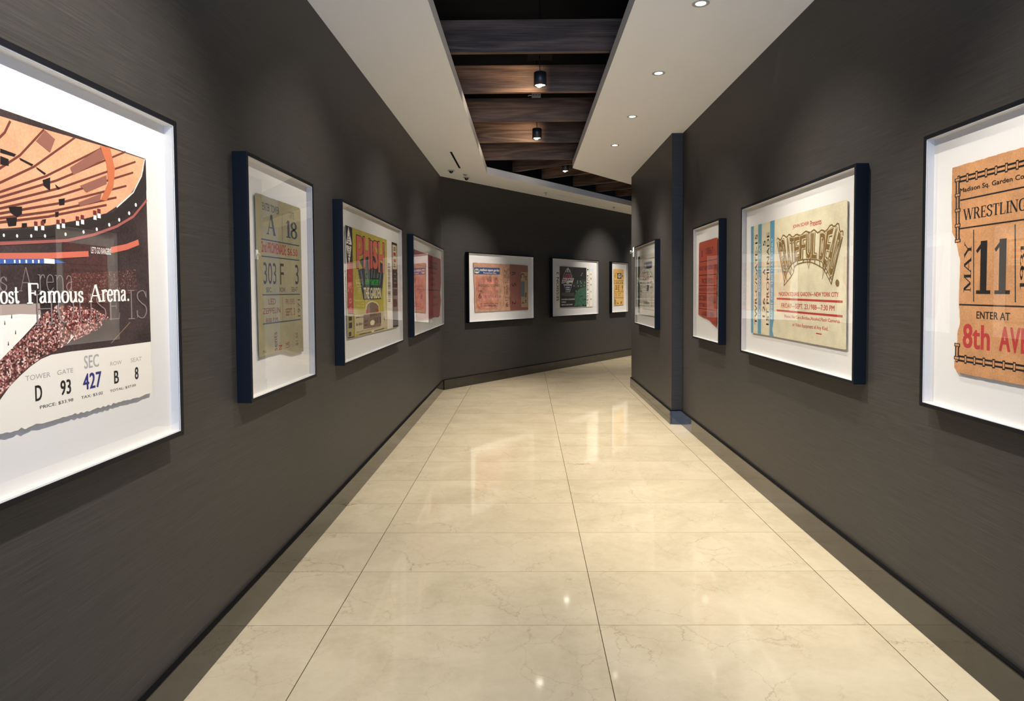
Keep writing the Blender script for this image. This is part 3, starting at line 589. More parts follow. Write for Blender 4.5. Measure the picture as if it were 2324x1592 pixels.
  ('L','print_darkbrown',[(0.1778,0.7007),(0.1795,0.3438),(0.1777,0.1719)],0.008),
  ('L','print_darkbrown',[(0.3437,0.3381),(0.3492,0.1689)],0.01),
  ('L','print_darkbrown',[(0.1795,0.3438),(0.3437,0.3381)],0.006),
  ('L','print_darkbrown',[(0.1778,0.1731),(0.3493,0.1712)],0.008),
  ('P','print_tealdark',[(0.4806,0.6563),(0.6204,0.6741),(0.9075,0.6903),(1.1367,0.6883),(1.3687,0.661),(1.2427,0.431),(0.6306,0.4344)]),
  ('P','print_tealdark',[(0.5273,0.7307),(0.65,0.7548),(0.9692,0.7902),(1.3729,0.7277),(1.3522,0.6571),(0.6445,0.6626)]),
  ('L','print_ray',[(0.6489,0.7363),(0.7172,0.6152)],0.012),
  ('L','print_ray',[(0.7384,0.7529),(0.7676,0.5943)],0.012),
  ('L','print_ray',[(0.8174,0.7631),(0.826,0.5985)],0.012),
  ('L','print_ray',[(0.968,0.7706),(0.9019,0.5999)],0.012),
  ('L','print_ray',[(1.0517,0.7417),(0.9859,0.6047)],0.012),
  ('L','print_ray',[(1.167,0.6927),(1.1004,0.5835)],0.012),
  ('L','print_ray',[(1.2577,0.6683),(1.1889,0.5576)],0.012),
  ('L','print_ray',[(0.5709,0.6603),(0.6355,0.5153)],0.012),
  ('T','print_darkbrown',(0.4349,0.6631,0.6549,0.918),'P',0,0.06,'g'),
  ('T','print_salmon',(0.449,0.6694,0.6397,0.9118),'P',0,0.05,'g'),
  ('T','print_darkbrown',(0.6347,0.6648,0.889,0.9224),'H',0,0.06,'g'),
  ('T','print_salmon',(0.65,0.6714,0.8723,0.916),'H',0,0.05,'g'),
  ('T','print_darkbrown',(0.8549,0.6757,0.9655,0.9109),'I',0,0.06,'g'),
  ('T','print_salmon',(0.8715,0.6826,0.9483,0.9044),'I',0,0.05,'g'),
  ('T','print_darkbrown',(0.9397,0.6752,1.1572,0.9201),'S',0,0.06,'g'),
  ('T','print_salmon',(0.9569,0.6823,1.1389,0.9134),'S',0,0.05,'g'),
  ('T','print_darkbrown',(1.1344,0.6512,1.3985,0.9241),'H',0,0.06,'g'),
  ('T','print_salmon',(1.1528,0.6585,1.3785,0.9171),'H',0,0.05,'g'),
  ('P','print_black',[(0.696,0.6011),(1.1616,0.606),(1.1579,0.5471),(0.6925,0.5434)]),
  ('T','print_green',(0.7004,0.5478,1.1521,0.5991),"NEW YEAR'S EVE",0,0.05,'g'),
  ('T','print_black',(0.6281,0.4326,1.2524,0.5362),'THE GARDEN',0,0.08,'g'),
  ('T','print_cream',(0.6408,0.4386,1.2395,0.5292),'THE GARDEN',0,0.05,'g'),
  ('P','print_cream',[(0.6945,0.326),(0.7083,0.3848),(0.7828,0.4134),(0.9186,0.4234),(1.0747,0.4084),(1.1535,0.3813),(1.1618,0.3201)]),
  ('P','print_building',[(0.7098,0.3255),(0.7287,0.3812),(0.7955,0.405),(0.918,0.4137),(1.0595,0.4),(1.1351,0.3763),(1.1437,0.3207)]),
  ('L','print_darkbrown',[(0.7688,0.3992),(0.7655,0.3456)],0.006),
  ('L','print_darkbrown',[(0.8217,0.3981),(0.8184,0.344)],0.006),
  ('L','print_darkbrown',[(0.8757,0.397),(0.8723,0.3424)],0.006),
  ('L','print_darkbrown',[(0.9308,0.3959),(0.9274,0.3407)],0.006),
  ('L','print_darkbrown',[(0.9871,0.3948),(0.9836,0.339)],0.006),
  ('L','print_darkbrown',[(1.0445,0.3937),(1.041,0.3373)],0.006),
  ('L','print_darkbrown',[(1.0944,0.3927),(1.0908,0.3358)],0.006),
  ('P','print_red',[(0.7064,0.3537),(0.8057,0.354),(0.809,0.3221),(0.7046,0.3238)]),
  ('P','print_red',[(1.0421,0.3539),(1.1454,0.349),(1.1497,0.3205),(1.0402,0.3241)]),
  ('P','print_cream_dim',[(0.3652,0.3257),(0.6996,0.3258),(1.4971,0.3271),(1.4871,0.1728),(0.3794,0.1879)]),
  ('P','print_building',[(0.6237,0.3193),(1.2355,0.3177),(1.2281,0.2011),(0.617,0.2091)]),
  ('E','print_cream',(0.9157,0.24569999999999997,0.07769999999999999,0.020599999999999993)),
  ('T','ink_black',(0.9827,0.2326,1.1202,0.283),'310',0,0.02,'g'),
  ('T','ink_black',(1.1866,0.2292,1.2207,0.2804),'1',0,0.02,'g'),
  ('T','ink_black',(1.3353,0.2388,1.3838,0.2832),'4',0,0.02,'g'),
  ('K','ink_dark',(0.3974,0.3011,1.0834,0.3126),0),
  ('K','ink_dark',(0.4054,0.245,0.6206,0.2691),0),
  ('K','ink_dark',(0.6483,0.232,0.7594,0.245),0),
  ('K','ink_dark',(0.65,0.2597,0.7615,0.2796),0),
  ('K','ink_dark',(0.4074,0.1942,1.166,0.2008),0),
  ('K','ink_dark',(0.2054,0.1824,0.2987,0.3196),90),
  ('P','print_purple',[(0.4942,0.1791),(0.8757,0.176),(1.3543,0.1803),(1.3537,0.1718),(0.9308,0.17),(0.4939,0.1732)]),
  ('E','print_cream',(0.92465,0.17665,0.049350000000000005,0.008349999999999996)),
  ('P','white_card',[(1.5037,0.9582),(1.7139,0.9573),(1.7277,0.1609),(1.4866,0.1642)]),
  ('bar','ink_black',(1.5294,0.4035),(1.6398,0.7564)),
  ('P','print_darkbrown',[(1.7139,0.9573),(1.9709,0.9556),(1.9853,0.1575),(1.7277,0.1609)]),
  ('P','print_cream_dim',[(1.7489,0.9346),(1.9498,0.9333),(1.9546,0.7102),(1.7485,0.7035)]),
  ('P','print_black',[(1.7482,0.699),(1.9582,0.7057),(1.9588,0.5357),(1.7448,0.5346)]),
  ('P','print_grey',[(1.7483,0.5316),(1.9625,0.5326),(1.9664,0.1733),(1.7401,0.1797)]),
  ('L','ink_dark',[(1.8026,0.9061),(1.8899,0.9087)],0.01),
  ('L','ink_dark',[(1.8014,0.8872),(1.8887,0.8896)],0.01),
  ('L','ink_dark',[(1.7925,0.7515),(1.8796,0.752)],0.01),
  ('L','ink_dark',[(1.7912,0.7327),(1.8783,0.7329)],0.01),
  ('P','print_red',[(1.7812,0.8635),(1.8947,0.864),(1.9044,0.8363),(1.7902,0.8303)]),
  ('P','print_red',[(1.7959,0.8043),(1.91,0.8037),(1.9198,0.7758),(1.805,0.7709)]),
  ('L','print_grey',[(1.8053,0.6617),(1.9006,0.6618)],0.012),
  ('L','print_grey',[(1.8023,0.6164),(1.8976,0.6158)],0.012),
  ('L','print_grey',[(1.7998,0.5786),(1.8951,0.5775)],0.012),
  ('K','ink_dark',(1.7584,0.2329,1.9576,0.5187),90),
 ],
 'F4': [
  ('O','rose_card',[(0.3115,0.1647),(1.48,0.1554),(1.7821,0.1629),(2.1343,0.1411),(2.2782,0.1496),(2.4372,0.3704),(2.3628,0.4889),(2.4905,0.6245),(2.4662,0.9691),(1.3805,0.9673),(0.1828,0.9705),(0.2297,0.6621)],0.004),
  ('L','ink_dark',[(0.3178,0.8052),(2.096,0.8051)],0.014),
  ('L','ink_dark',[(0.2976,0.5231),(2.0731,0.5171)],0.014),
  ('L','ink_dark',[(2.1947,0.5123),(2.3645,0.5107)],0.014),
  ('K','ink_dark',(1.4035,0.8633,2.0146,0.9088),0),
  ('K','ink_dark',(1.3997,0.8144,2.0105,0.8563),0),
  ('K','ink_dark',(1.4294,0.7287,1.9739,0.7667),0),
  ('K','ink_dark',(1.4652,0.65,1.8238,0.6954),0),
  ('K','ink_dark',(1.4591,0.5703,1.8746,0.6131),0),
  ('K','ink_dark',(1.6341,0.409,2.0076,0.4452),0),
  ('K','ink_dark',(1.6257,0.3007,2.0596,0.3474),0),
  ('K','ink_dark',(1.6198,0.2208,2.0797,0.2234),0),
  ('K','ink_dark',(2.2531,0.4643,2.3507,0.4973),0),
  ('L','ink_maroon',[(2.1734,0.7847),(2.2458,0.3732)],0.01),
 ],
 'F5': [
  ('O','tan_card',[(0.1823,0.1668),(0.9211,0.1708),(1.6517,0.1674),(1.6595,0.176),(1.6541,0.9469),(1.6401,0.9553),(0.9072,0.9602),(0.1466,0.9609),(0.1592,0.758),(0.1733,0.5),(0.1692,0.3476)],0.004),
  ('P','tan_card_dark',[(1.1115,0.9605),(1.6465,0.9525),(1.6517,0.1688),(1.1146,0.1703)]),  # same card painted darker where no bright reflection lies on the glass
  ('P','tan_pattern',[(0.1952,0.7453),(0.7792,0.7399),(0.7846,0.2406),(0.2039,0.2274)]),
  ('P','print_blue',[(0.1661,0.8869),(0.8377,0.8915),(0.8398,0.7804),(0.1729,0.7747)]),
  ('P','print_greenblue',[(0.1661,0.8869),(0.8377,0.8915),(0.8387,0.8811),(0.166,0.877)]),
  ('P','print_greenblue',[(0.798,0.8926),(0.8377,0.8915),(0.8398,0.7804),(0.7989,0.7804)]),
  ('E','print_cream',(0.23399999999999999,0.82735,0.06709999999999999,0.036250000000000004)),
  ('L','print_steel',[(0.1717,0.8428),(0.2924,0.8434)],0.012),
  ('L','print_steel',[(0.1715,0.8296),(0.2923,0.8301)],0.012),
  ('L','print_steel',[(0.1714,0.8163),(0.2921,0.8168)],0.012),
  ('T','print_cream',(0.3131,0.8172,0.8204,0.8724),'madison square garden',0,0.03,'g'),
  ('T','print_cream',(0.4007,0.7833,0.7406,0.8139),'Pennsylvania Plaza',0,0.01,'g'),
  ('T','ink_brown',(0.4883,0.6547,0.6168,0.7035),'THE',0,0.01,'g'),
  ('T','ink_brown',(0.2711,0.5764,0.8322,0.6169),'ROLLING STONES',0,0.01,'g'),
  ('T','ink_brown',(0.2563,0.4897,0.3473,0.5161),'FOR',0,0.0,'g'),
  ('T','ink_brown',(0.2686,0.3861,0.3403,0.4691),'6',0,0.02,'g'),
  ('T','ink_purple',(0.4011,0.3925,0.669,0.436),'ORCHESTRA',0,0.01,'g'),
  ('T','ink_purple',(0.6941,0.3903,0.8609,0.4329),'$12.50',0,0.01,'g'),
  ('K','ink_brown',(0.2989,0.2933,0.7854,0.31),0),
  ('K','ink_brown',(0.3833,0.2566,0.7173,0.2767),0),
  ('L','ink_maroon',[(0.2537,0.2929),(0.2563,0.2461),(0.2821,0.2187),(0.6607,0.2125),(0.7,0.2287),(0.7114,0.2526)],0.005),
  ('L','ink_brown',[(0.9319,0.9029),(0.9393,0.244)],0.005),
  ('L','ink_brown',[(1.1025,0.9001),(1.1071,0.2403)],0.005),
  ('L','ink_brown',[(0.9672,0.6477),(1.0903,0.6485)],0.005),
  ('L','ink_brown',[(0.9642,0.3898),(1.0897,0.3883)],0.005),
  ('T','ink_brown',(1.0434,0.6715,1.0787,0.884),'The Rolling',-90,0.01,'g'),
  ('T','ink_brown',(0.997,0.7133,1.0337,0.8526),'Stones',-90,0.01,'g'),
  ('K','ink_brown',(0.9598,0.7143,0.9871,0.8657),90),
  ('K','ink_brown',(1.0056,0.4436,1.0331,0.5952),90),
  ('K','ink_brown',(1.0408,0.4469,1.0756,0.6024),90),
  ('K','ink_brown',(0.9568,0.4511,0.9815,0.581),90),
  ('K','ink_brown',(0.9811,0.3347,1.0634,0.3617),0),
  ('K','ink_brown',(1.1159,0.2899,1.1409,0.3963),90),
  ('K','ink_brown',(1.1185,0.5245,1.1434,0.624),90),
  ('K','ink_brown',(1.1215,0.7942,1.1457,0.8373),90),
  ('T','ink_brown',(0.9974,0.2343,1.0629,0.3121),'6',0,0.02,'g'),
  ('T','ink_brown',(1.1688,0.7666,1.2816,0.8328),'R',-90,0.02,'g'),
  ('T','ink_brown',(1.1668,0.5835,1.2941,0.6391),'5',-90,0.02,'g'),
  ('T','ink_brown',(1.1694,0.271,1.2909,0.3334),'2',-90,0.02,'g'),
  ('P','tan_stub',[(1.4438,0.836),(1.6454,0.8363),(1.6496,0.2169),(1.4437,0.2181)]),  # paler panel: a reflection in the glass painted onto the print
  ('T','ink_brown',(1.439,0.7307,1.5462,0.8161),'C',-90,0.02,'g'),
  ('T','ink_brown',(1.4531,0.282,1.545,0.3169),'4',-90,0.01,'g'),
  ('P','print_steel',[(1.4421,0.6727),(1.5485,0.6714),(1.5458,0.399),(1.4418,0.3987)]),
  ('L','ink_brown',[(1.4543,0.651),(1.542,0.6501)],0.004),
  ('L','ink_brown',[(1.4541,0.6263),(1.5418,0.6252)],0.004),
  ('L','ink_brown',[(1.4538,0.6015),(1.5415,0.6004)],0.004),
  ('L','ink_brown',[(1.4536,0.5768),(1.5413,0.5755)],0.004),
  ('L','ink_brown',[(1.4533,0.5521),(1.541,0.5506)],0.004),
  ('L','ink_brown',[(1.4531,0.5274),(1.5408,0.5257)],0.004),
  ('L','ink_brown',[(1.4528,0.5026),(1.5405,0.5008)],0.004),
  ('L','ink_brown',[(1.4526,0.4779),(1.5403,0.4759)],0.004),
  ('L','ink_brown',[(1.4523,0.4531),(1.54,0.4511)],0.004),
  ('L','ink_brown',[(1.4521,0.4284),(1.5398,0.4262)],0.004),
  ('K','ink_brown',(1.5677,0.692,1.6192,0.766),90),
  ('K','ink_brown',(1.5635,0.2667,1.6163,0.4718),90),
 ],
 'F6': [
  ('O','white_card',[(0.1344,0.1679),(1.5725,0.1664),(1.5755,0.9623),(0.1315,0.9595)],0.0006),
  ('T','ink_green',(0.1818,0.3032,0.2693,0.8517),'SESSION 3',90,0.02,'g'),
  ('P','print_black',[(0.2918,0.9637),(1.3035,0.96),(1.3073,0.1724),(0.299,0.1748)]),
  ('P','green_scene',[(0.8363,0.3837),(0.8917,0.4687),(0.989,0.5255),(1.1298,0.5542),(1.3062,0.5835),(1.3073,0.1724),(0.8078,0.1724),(0.8631,0.2695)]),
  ('P','green_dim',[(0.8105,0.6534),(1.0178,0.6977),(1.3025,0.7295),(1.3018,0.5835),(1.0874,0.5686),(0.8373,0.5613)]),
  ('P','green_light',[(1.0871,0.7906),(1.1097,0.7923),(1.1126,0.8169),(1.0901,0.8223)]),
  ('P','green_light',[(1.1226,0.8272),(1.1453,0.829),(1.1482,0.8536),(1.1256,0.859)]),
  ('P','green_light',[(1.0513,0.6679),(1.0738,0.6695),(1.0767,0.694),(1.0543,0.6995)]),
  ('P','green_light',[(0.9398,0.6742),(0.962,0.6758),(0.9649,0.7001),(0.9427,0.7056)]),
  ('P','green_light',[(1.0863,0.6357),(1.1089,0.6372),(1.1119,0.6618),(1.0893,0.6674)]),
  ('P','green_light',[(1.2286,0.6473),(1.2516,0.6489),(1.2546,0.6737),(1.2316,0.6793)]),
  ('P','green_light',[(0.967,0.5742),(0.9893,0.5757),(0.9922,0.6001),(0.9699,0.6057)]),
  ('P','green_light',[(1.079,0.5744),(1.1015,0.5759),(1.1045,0.6004),(1.0819,0.6061)]),
  ('P','green_light',[(1.1997,0.5891),(1.2226,0.5906),(1.2256,0.6153),(1.2027,0.621)]),
  ('P','green_light',[(0.8019,0.5775),(0.8237,0.579),(0.8266,0.6031),(0.8048,0.6087)]),
  ('P','green_light',[(0.8835,0.4744),(0.9055,0.4757),(0.9084,0.5),(0.8864,0.5057)]),
  ('P','green_light',[(0.9327,0.6384),(0.9548,0.64),(0.9577,0.6643),(0.9356,0.6699)]),
  ('P','print_black',[(0.8078,0.1724),(0.849,0.195),(0.8902,0.1891),(0.9456,0.2072),(0.9872,0.1812),(1.0292,0.1946),(1.0854,0.1775)]),
  ('P','print_black',[(1.1279,0.1743),(1.1566,0.2208),(1.1823,0.2385),(1.2065,0.2053),(1.2351,0.1938),(1.2713,0.2185),(1.3045,0.1959),(1.3044,0.171)]),
  ('P','print_black',[(1.0091,0.3603),(1.0865,0.3883),(1.1646,0.402),(1.1716,0.3838),(1.0935,0.3702)]),
  ('P','print_black',[(1.157,0.3151),(1.2286,0.3287),(1.3007,0.3277),(1.3006,0.3116),(1.2285,0.3083)]),
  ('L','emblem_silver',[(0.5905,0.9438),(0.6741,0.8911),(0.7434,0.7799),(0.7562,0.653),(0.6881,0.533),(0.6636,0.4804),(0.5176,0.4775),(0.5048,0.5263),(0.4311,0.6302),(0.419,0.7614),(0.5019,0.8805),(0.5905,0.9438)],0.012),
  ('P','emblem_silver',[(0.5905,0.9396),(0.6607,0.8874),(0.6766,0.8561),(0.5043,0.8563),(0.5176,0.8843)]),
  ('P','print_black',[(0.5308,0.8881),(0.5599,0.8991),(0.5596,0.8608),(0.5332,0.8589)]),
  ('P','print_black',[(0.6035,0.9001),(0.6367,0.8903),(0.6392,0.861),(0.6073,0.8604)]),
  ('P','emblem_maroon',[(0.5042,0.832),(0.6764,0.8316),(0.7366,0.7657),(0.723,0.7514),(0.4514,0.7515),(0.4712,0.7829)]),
  ('P','print_black',[(0.4841,0.7588),(0.5433,0.7909),(0.6228,0.7921),(0.6894,0.758)]),
  ('L','emblem_maroon',[(0.4841,0.7567),(0.5432,0.7735),(0.6227,0.7746),(0.6894,0.7566)],0.02),
  ('P','emblem_silver',[(0.5293,0.6585),(0.6353,0.6592),(0.6271,0.6312),(0.5371,0.6307)]),
  ('P','emblem_silver',[(0.4506,0.6233),(0.729,0.6246),(0.7207,0.5964),(0.4582,0.5957)]),
  ('P','emblem_silver',[(0.5156,0.575),(0.6615,0.5752),(0.6533,0.5471),(0.5234,0.5471)]),
  ('P','emblem_silver',[(0.5285,0.5332),(0.6612,0.5331),(0.653,0.505),(0.5363,0.5053)]),
  ('P','white_card',[(0.4072,0.7454),(0.8192,0.7441),(0.7643,0.6566),(0.5162,0.6584),(0.3574,0.6367)]),
  ('T','emblem_maroon',(0.4094,0.6908,0.5694,0.732),'BIG',0,0.05,'g'),
  ('T','ink_black',(0.5744,0.6902,0.7974,0.7368),'EAST',0,0.05,'g'),
  ('P','emblem_maroon',[(0.386,0.6748),(0.5691,0.6867),(0.569,0.6762),(0.3665,0.654)]),
  ('P','print_greydark',[(0.3652,0.4589),(0.8258,0.4548),(0.8255,0.4037),(0.3661,0.4058)]),
  ('T','print_black',(0.3739,0.4147,0.8175,0.4478),'Madison Square Garden',0,0.03,'g'),
  ('L','print_greydark',[(0.436,0.3934),(0.809,0.3925)],0.006),
  ('T','white_card',(0.3539,0.3149,0.8416,0.3431),'QUARTERFINAL DOUBLEHEADER',0,0.03,'g'),
  ('T','white_card',(0.3536,0.2666,0.523,0.2928),'THURSDAY',0,0.03,'g'),
  ('T','white_card',(0.3532,0.2114,0.7565,0.2395),'MARCH 15,2012 7:00 PM',0,0.03,'g'),
  ('L','print_greydark',[(1.42,0.96),(1.4212,0.1698)],0.006),
  ('L','print_greydark',[(1.5651,0.9606),(1.5651,0.168)],0.005),
  ('K','ink_black',(1.3293,0.8927,1.3878,0.9394),90),
  ('K','ink_black',(1.329,0.8306,1.3875,0.8771),90),
  ('K','ink_black',(1.3287,0.7649,1.3872,0.8111),90),
  ('K','ink_black',(1.3285,0.6991,1.3869,0.7451),90),
  ('K','ink_black',(1.3281,0.626,1.3866,0.6717),90),
  ('K','ink_black',(1.3278,0.5601,1.3863,0.6057),90),
  ('K','ink_black',(1.3276,0.4943,1.3861,0.5396),90),
  ('K','ink_black',(1.3273,0.4321,1.3858,0.4772),90),
  ('K','ink_black',(1.327,0.3588,1.3855,0.4037),90),
  ('K','ink_black',(1.3266,0.2856,1.3852,0.3302),90),
  ('K','ink_black',(1.3264,0.2196,1.3849,0.2641),90),
  ('K','ink_dark',(1.471,0.8109,1.5155,0.8441),90),
  ('K','ink_dark',(1.4706,0.7225,1.5152,0.7555),90),
  ('K','ink_dark',(1.4701,0.6008,1.5147,0.6335),90),
  ('K','ink_dark',(1.4695,0.4569,1.5141,0.4892),90),
  ('K','ink_dark',(1.4689,0.3018,1.5135,0.3337),90),
  ('P','print_ice',[(1.4494,0.9519),(1.565,0.9546),(1.5648,0.9028),(1.4492,0.893)]),
 ],
 'F7': [
  ('O','yellow_card',[(0.1549,0.158),(0.2303,0.1689),(0.3318,0.1605),(0.4517,0.1723),(0.5994,0.1644),(0.5996,0.9563),(0.1344,0.9582)],0.003),
  ('P','print_darkbrown',[(0.2901,0.872),(0.4866,0.8724),(0.49,0.7521),(0.295,0.7499)]),
  ('E','print_cream',(0.39065,0.8126,0.07865,0.042800000000000005)),
  ('L','print_steel',[(0.3121,0.833),(0.4727,0.834)],0.012),
  ('L','print_steel',[(0.312,0.8172),(0.4727,0.818)],0.012),
  ('L','print_steel',[(0.312,0.8014),(0.4727,0.8021)],0.012),
  ('L','ink_brown',[(0.139,0.7051),(0.5943,0.7052)],0.008),
  ('L','ink_brown',[(0.1389,0.6409),(0.5942,0.6402)],0.008),
  ('L','ink_brown',[(0.147,0.4585),(0.5942,0.4587)],0.008),
  ('L','ink_brown',[(0.1502,0.3275),(0.5942,0.3278)],0.008),
  ('T','ink_black',(0.1741,0.7759,0.221,0.8331),'C',0,0.03,'g'),
  ('T','ink_brown',(0.5246,0.7885,0.5733,0.8372),'8',0,0.03,'g'),
  ('T','ink_black',(0.1888,0.5054,0.3017,0.6078),'226',0,0.02,'g'),
  ('T','ink_black',(0.3423,0.5011,0.3867,0.6042),'E',0,0.03,'g'),
  ('T','ink_black',(0.5141,0.5087,0.5628,0.6088),'9',0,0.03,'g'),
  ('K','ink_brown',(0.1723,0.6544,0.5646,0.6889),0),
  ('K','ink_brown',(0.1971,0.474,0.2307,0.4896),0),
  ('K','ink_brown',(0.3406,0.4734,0.4003,0.4914),0),
  ('K','ink_brown',(0.4864,0.4752,0.5645,0.4926),0),
  ('K','ink_brown',(0.197,0.415,0.2812,0.4341),0),
  ('K','ink_brown',(0.3235,0.4141,0.4691,0.433),0),
  ('K','ink_brown',(0.197,0.3796,0.2811,0.3986),0),
  ('K','ink_brown',(0.332,0.3784,0.4346,0.3974),0),
  ('K','ink_brown',(0.521,0.3807,0.5819,0.3962),0),
  ('K','ink_brown',(0.1802,0.3484,0.298,0.3589),0),
  ('K','ink_brown',(0.3575,0.3464,0.4346,0.3575),0),
  ('K','ink_brown',(0.2894,0.1891,0.3659,0.2312),0),
  ('K','ink_brown',(0.4517,0.1938,0.5122,0.2527),0),
  ('K','ink_brown',(0.1642,0.858,0.2648,0.87),0),
  ('K','ink_brown',(0.5212,0.8643,0.5734,0.8756),0),
  ('P','print_darkbrown',[(0.1568,0.2937),(0.2338,0.2926),(0.2404,0.1861),(0.1633,0.1837)]),
  ('L','yellow_card',[(0.1701,0.2778),(0.2237,0.277)],0.01),
  ('L','yellow_card',[(0.1701,0.259),(0.2237,0.2581)],0.01),
  ('L','yellow_card',[(0.1701,0.2401),(0.2237,0.2392)],0.01),
  ('L','yellow_card',[(0.17,0.2213),(0.2236,0.2203)],0.01),
  ('L','yellow_card',[(0.17,0.2024),(0.2236,0.2014)],0.01),
 ],
 'F8': [
  ('O','grey_card',[(0.151,0.1529),(1.3931,0.1542),(1.3864,0.9417),(0.1664,0.9525)],0.002),
  ('P','ink_green',[(0.1617,0.9496),(0.3397,0.9474),(0.3255,0.1611),(0.151,0.1599)]),
  ('L','ink_dark',[(0.5628,0.8873),(1.3587,0.8822)],0.006),
  ('L','ink_dark',[(0.5536,0.2304),(1.3642,0.2282)],0.006),
  ('P','print_slate',[(0.6684,0.8448),(1.2187,0.8464),(1.2194,0.7613),(0.6814,0.7566)]),
  ('E','print_cream',(0.75685,0.80295,0.05495,0.01984999999999998)),
  ('T','print_cream',(0.8521,0.7959,1.1859,0.8146),'madison',0,0.03,'g'),
  ('L','ink_dark',[(0.8323,0.7676),(1.1862,0.7694)],0.02),
  ('E','ink_dark',(0.8836999999999999,0.68115,0.3323,0.04225000000000001)),
  ('E','grey_card',(0.88545,0.68035,0.30855,0.036750000000000005)),
  ('P','ink_dark',[(0.9121,0.7219),(0.9594,0.6776),(0.9597,0.6419),(0.9129,0.607),(0.873,0.6437),(0.8728,0.6797)]),
  ('P','grey_card',[(0.9122,0.7003),(0.936,0.6711),(0.9362,0.6424),(0.9127,0.6285),(0.8929,0.6433),(0.8927,0.6721)]),
  ('T','ink_dark',(0.4912,0.6121,0.8731,0.6328),'1ST',0,0.03,'g'),
  ('P','ink_dark',[(0.8737,0.5498),(1.0107,0.5415),(0.9996,0.4846),(0.9139,0.4596),(0.8542,0.4849)]),
  ('K','ink_dark',(0.6071,0.5672,0.7932,0.5834),0),
  ('K','ink_dark',(0.8336,0.5647,1.0104,0.5877),0),
  ('K','ink_dark',(1.0869,0.569,1.2462,0.6086),0),
  ('K','ink_dark',(0.5649,0.5153,0.8137,0.5359),0),
  ('K','ink_dark',(1.0874,0.5056,1.254,0.5325),0),
  ('K','ink_dark',(1.0864,0.6394,1.2711,0.6632),0),
  ('K','ink_dark',(1.1443,0.4354,1.2364,0.4566),0),
  ('K','ink_dark',(0.6297,0.2957,0.7458,0.3383),0),
  ('K','ink_dark',(0.7624,0.2983,0.9147,0.3373),0),
  ('K','ink_dark',(0.9346,0.3017,1.0391,0.3357),0),
  ('L','ink_black',[(1.1928,0.3973),(1.2012,0.2721)],0.02),
  ('K','ink_dark',(0.3782,0.3787,0.4471,0.7203),90),
 ],
 'F9': [
  ('O','red_card',[(0.1372,0.2379),(0.1368,0.2641),(0.1514,0.9221),(0.1685,0.939),(0.2007,0.9425),(0.7521,0.9452),(0.7726,0.9447),(0.7561,0.1486),(0.6931,0.1619),(0.6224,0.1691),(0.5295,0.2015),(0.4272,0.2138),(0.3096,0.2185),(0.2245,0.2313)],0.003),
  ('L','ink_maroondark',[(0.1616,0.7529),(0.7555,0.7537)],0.007),
  ('L','ink_maroondark',[(0.1562,0.6231),(0.7538,0.6198)],0.007),
  ('L','ink_maroondark',[(0.1578,0.5222),(0.7473,0.5206)],0.007),
  ('L','ink_maroondark',[(0.1515,0.4473),(0.7487,0.4466)],0.007),
  ('L','ink_maroondark',[(0.1438,0.3003),(0.7472,0.2966)],0.007),
  ('T','ink_maroondark',(0.247,0.7972,0.2918,0.8629),'B',0,0.01,'g'),
  ('T','ink_maroondark',(0.394,0.8116,0.6422,0.8749),'08867',0,0.0,'g'),
  ('T','ink_maroondark',(0.168,0.6631,0.7563,0.7094),'ADULT ADMISSION $1.25',0,0.03,'g'),
  ('T','ink_maroondark',(0.2682,0.5412,0.6365,0.5897),'RODEO',0,0.02,'g'),
  ('T','ink_maroondark',(0.1662,0.4643,0.7415,0.4982),'MADISON SQUARE GARDEN',0,0.02,'g'),
  ('T','ink_maroondark',(0.1576,0.3783,0.5478,0.4292),'OCTOBER 4 to',0,0.03,'g'),
  ('T','ink_maroondark',(0.1587,0.3117,0.5357,0.3555),'OCTOBER 29,inc.',0,0.03,'g'),
  ('T','ink_maroondark',(0.5716,0.3299,0.7511,0.4247),'1944',0,0.02,'g'),
  ('K','ink_maroondark',(0.2849,0.2592,0.5057,0.282),0),
  ('K','ink_maroondark',(0.2611,0.2359,0.5173,0.2608),0),
  ('E','ink_maroondark',(0.59535,0.25415,0.055249999999999966,0.02145000000000001)),
  ('E','red_card',(0.59565,0.25425,0.03795000000000004,0.015350000000000003)),
  ('E','ink_maroondark',(0.5958000000000001,0.2543,0.022699999999999998,0.010600000000000012)),
  ('T','ink_maroondark',(0.6598,0.2446,0.6912,0.271),'6',0,0.03,'g'),
  ('T','ink_maroondark',(0.6781,0.1719,0.7365,0.2029),'15',0,0.03,'g'),
 ],
 'F10': [
  ('O','cream_card',[(0.1778,0.1635),(0.6295,0.1675),(0.6669,0.1666),(1.646,0.1659),(1.6628,0.1707),(1.657,0.9522),(1.649,0.9603),(1.0831,0.9612),(0.1611,0.9594)],0.0016),
  ('P','print_teal',[(0.1611,0.9601),(0.2217,0.9604),(0.2297,0.1645),(0.1778,0.1643)]),
  ('P','print_teal',[(0.3173,0.9607),(0.3908,0.9607),(0.3915,0.1667),(0.3216,0.1658)]),
  ('P','print_teal',[(0.5545,0.9604),(0.6359,0.9602),(0.6389,0.1681),(0.5587,0.1669)]),
  ('P','cream_card',[(0.6327,0.2752),(0.6096,0.2106),(0.6389,0.1667),(0.6854,0.1679),(0.6657,0.2209)]),
  ('T','ink_black',(0.2549,0.2293,0.306,0.8933),'TWR-C/GATE-15',90,0.02,'g'),
  ('T','print_paleblue',(0.3344,0.2707,0.3745,0.3711),'SEC',90,0.01,'g'),
  ('T','print_paleblue',(0.33,0.4746,0.372,0.5833),'ROW',90,0.01,'g'),
  ('T','print_paleblue',(0.3313,0.7092,0.3729,0.8287),'SEAT',90,0.01,'g'),
  ('T','ink_black',(0.4179,0.2898,0.4678,0.4276),'126',90,0.02,'g'),
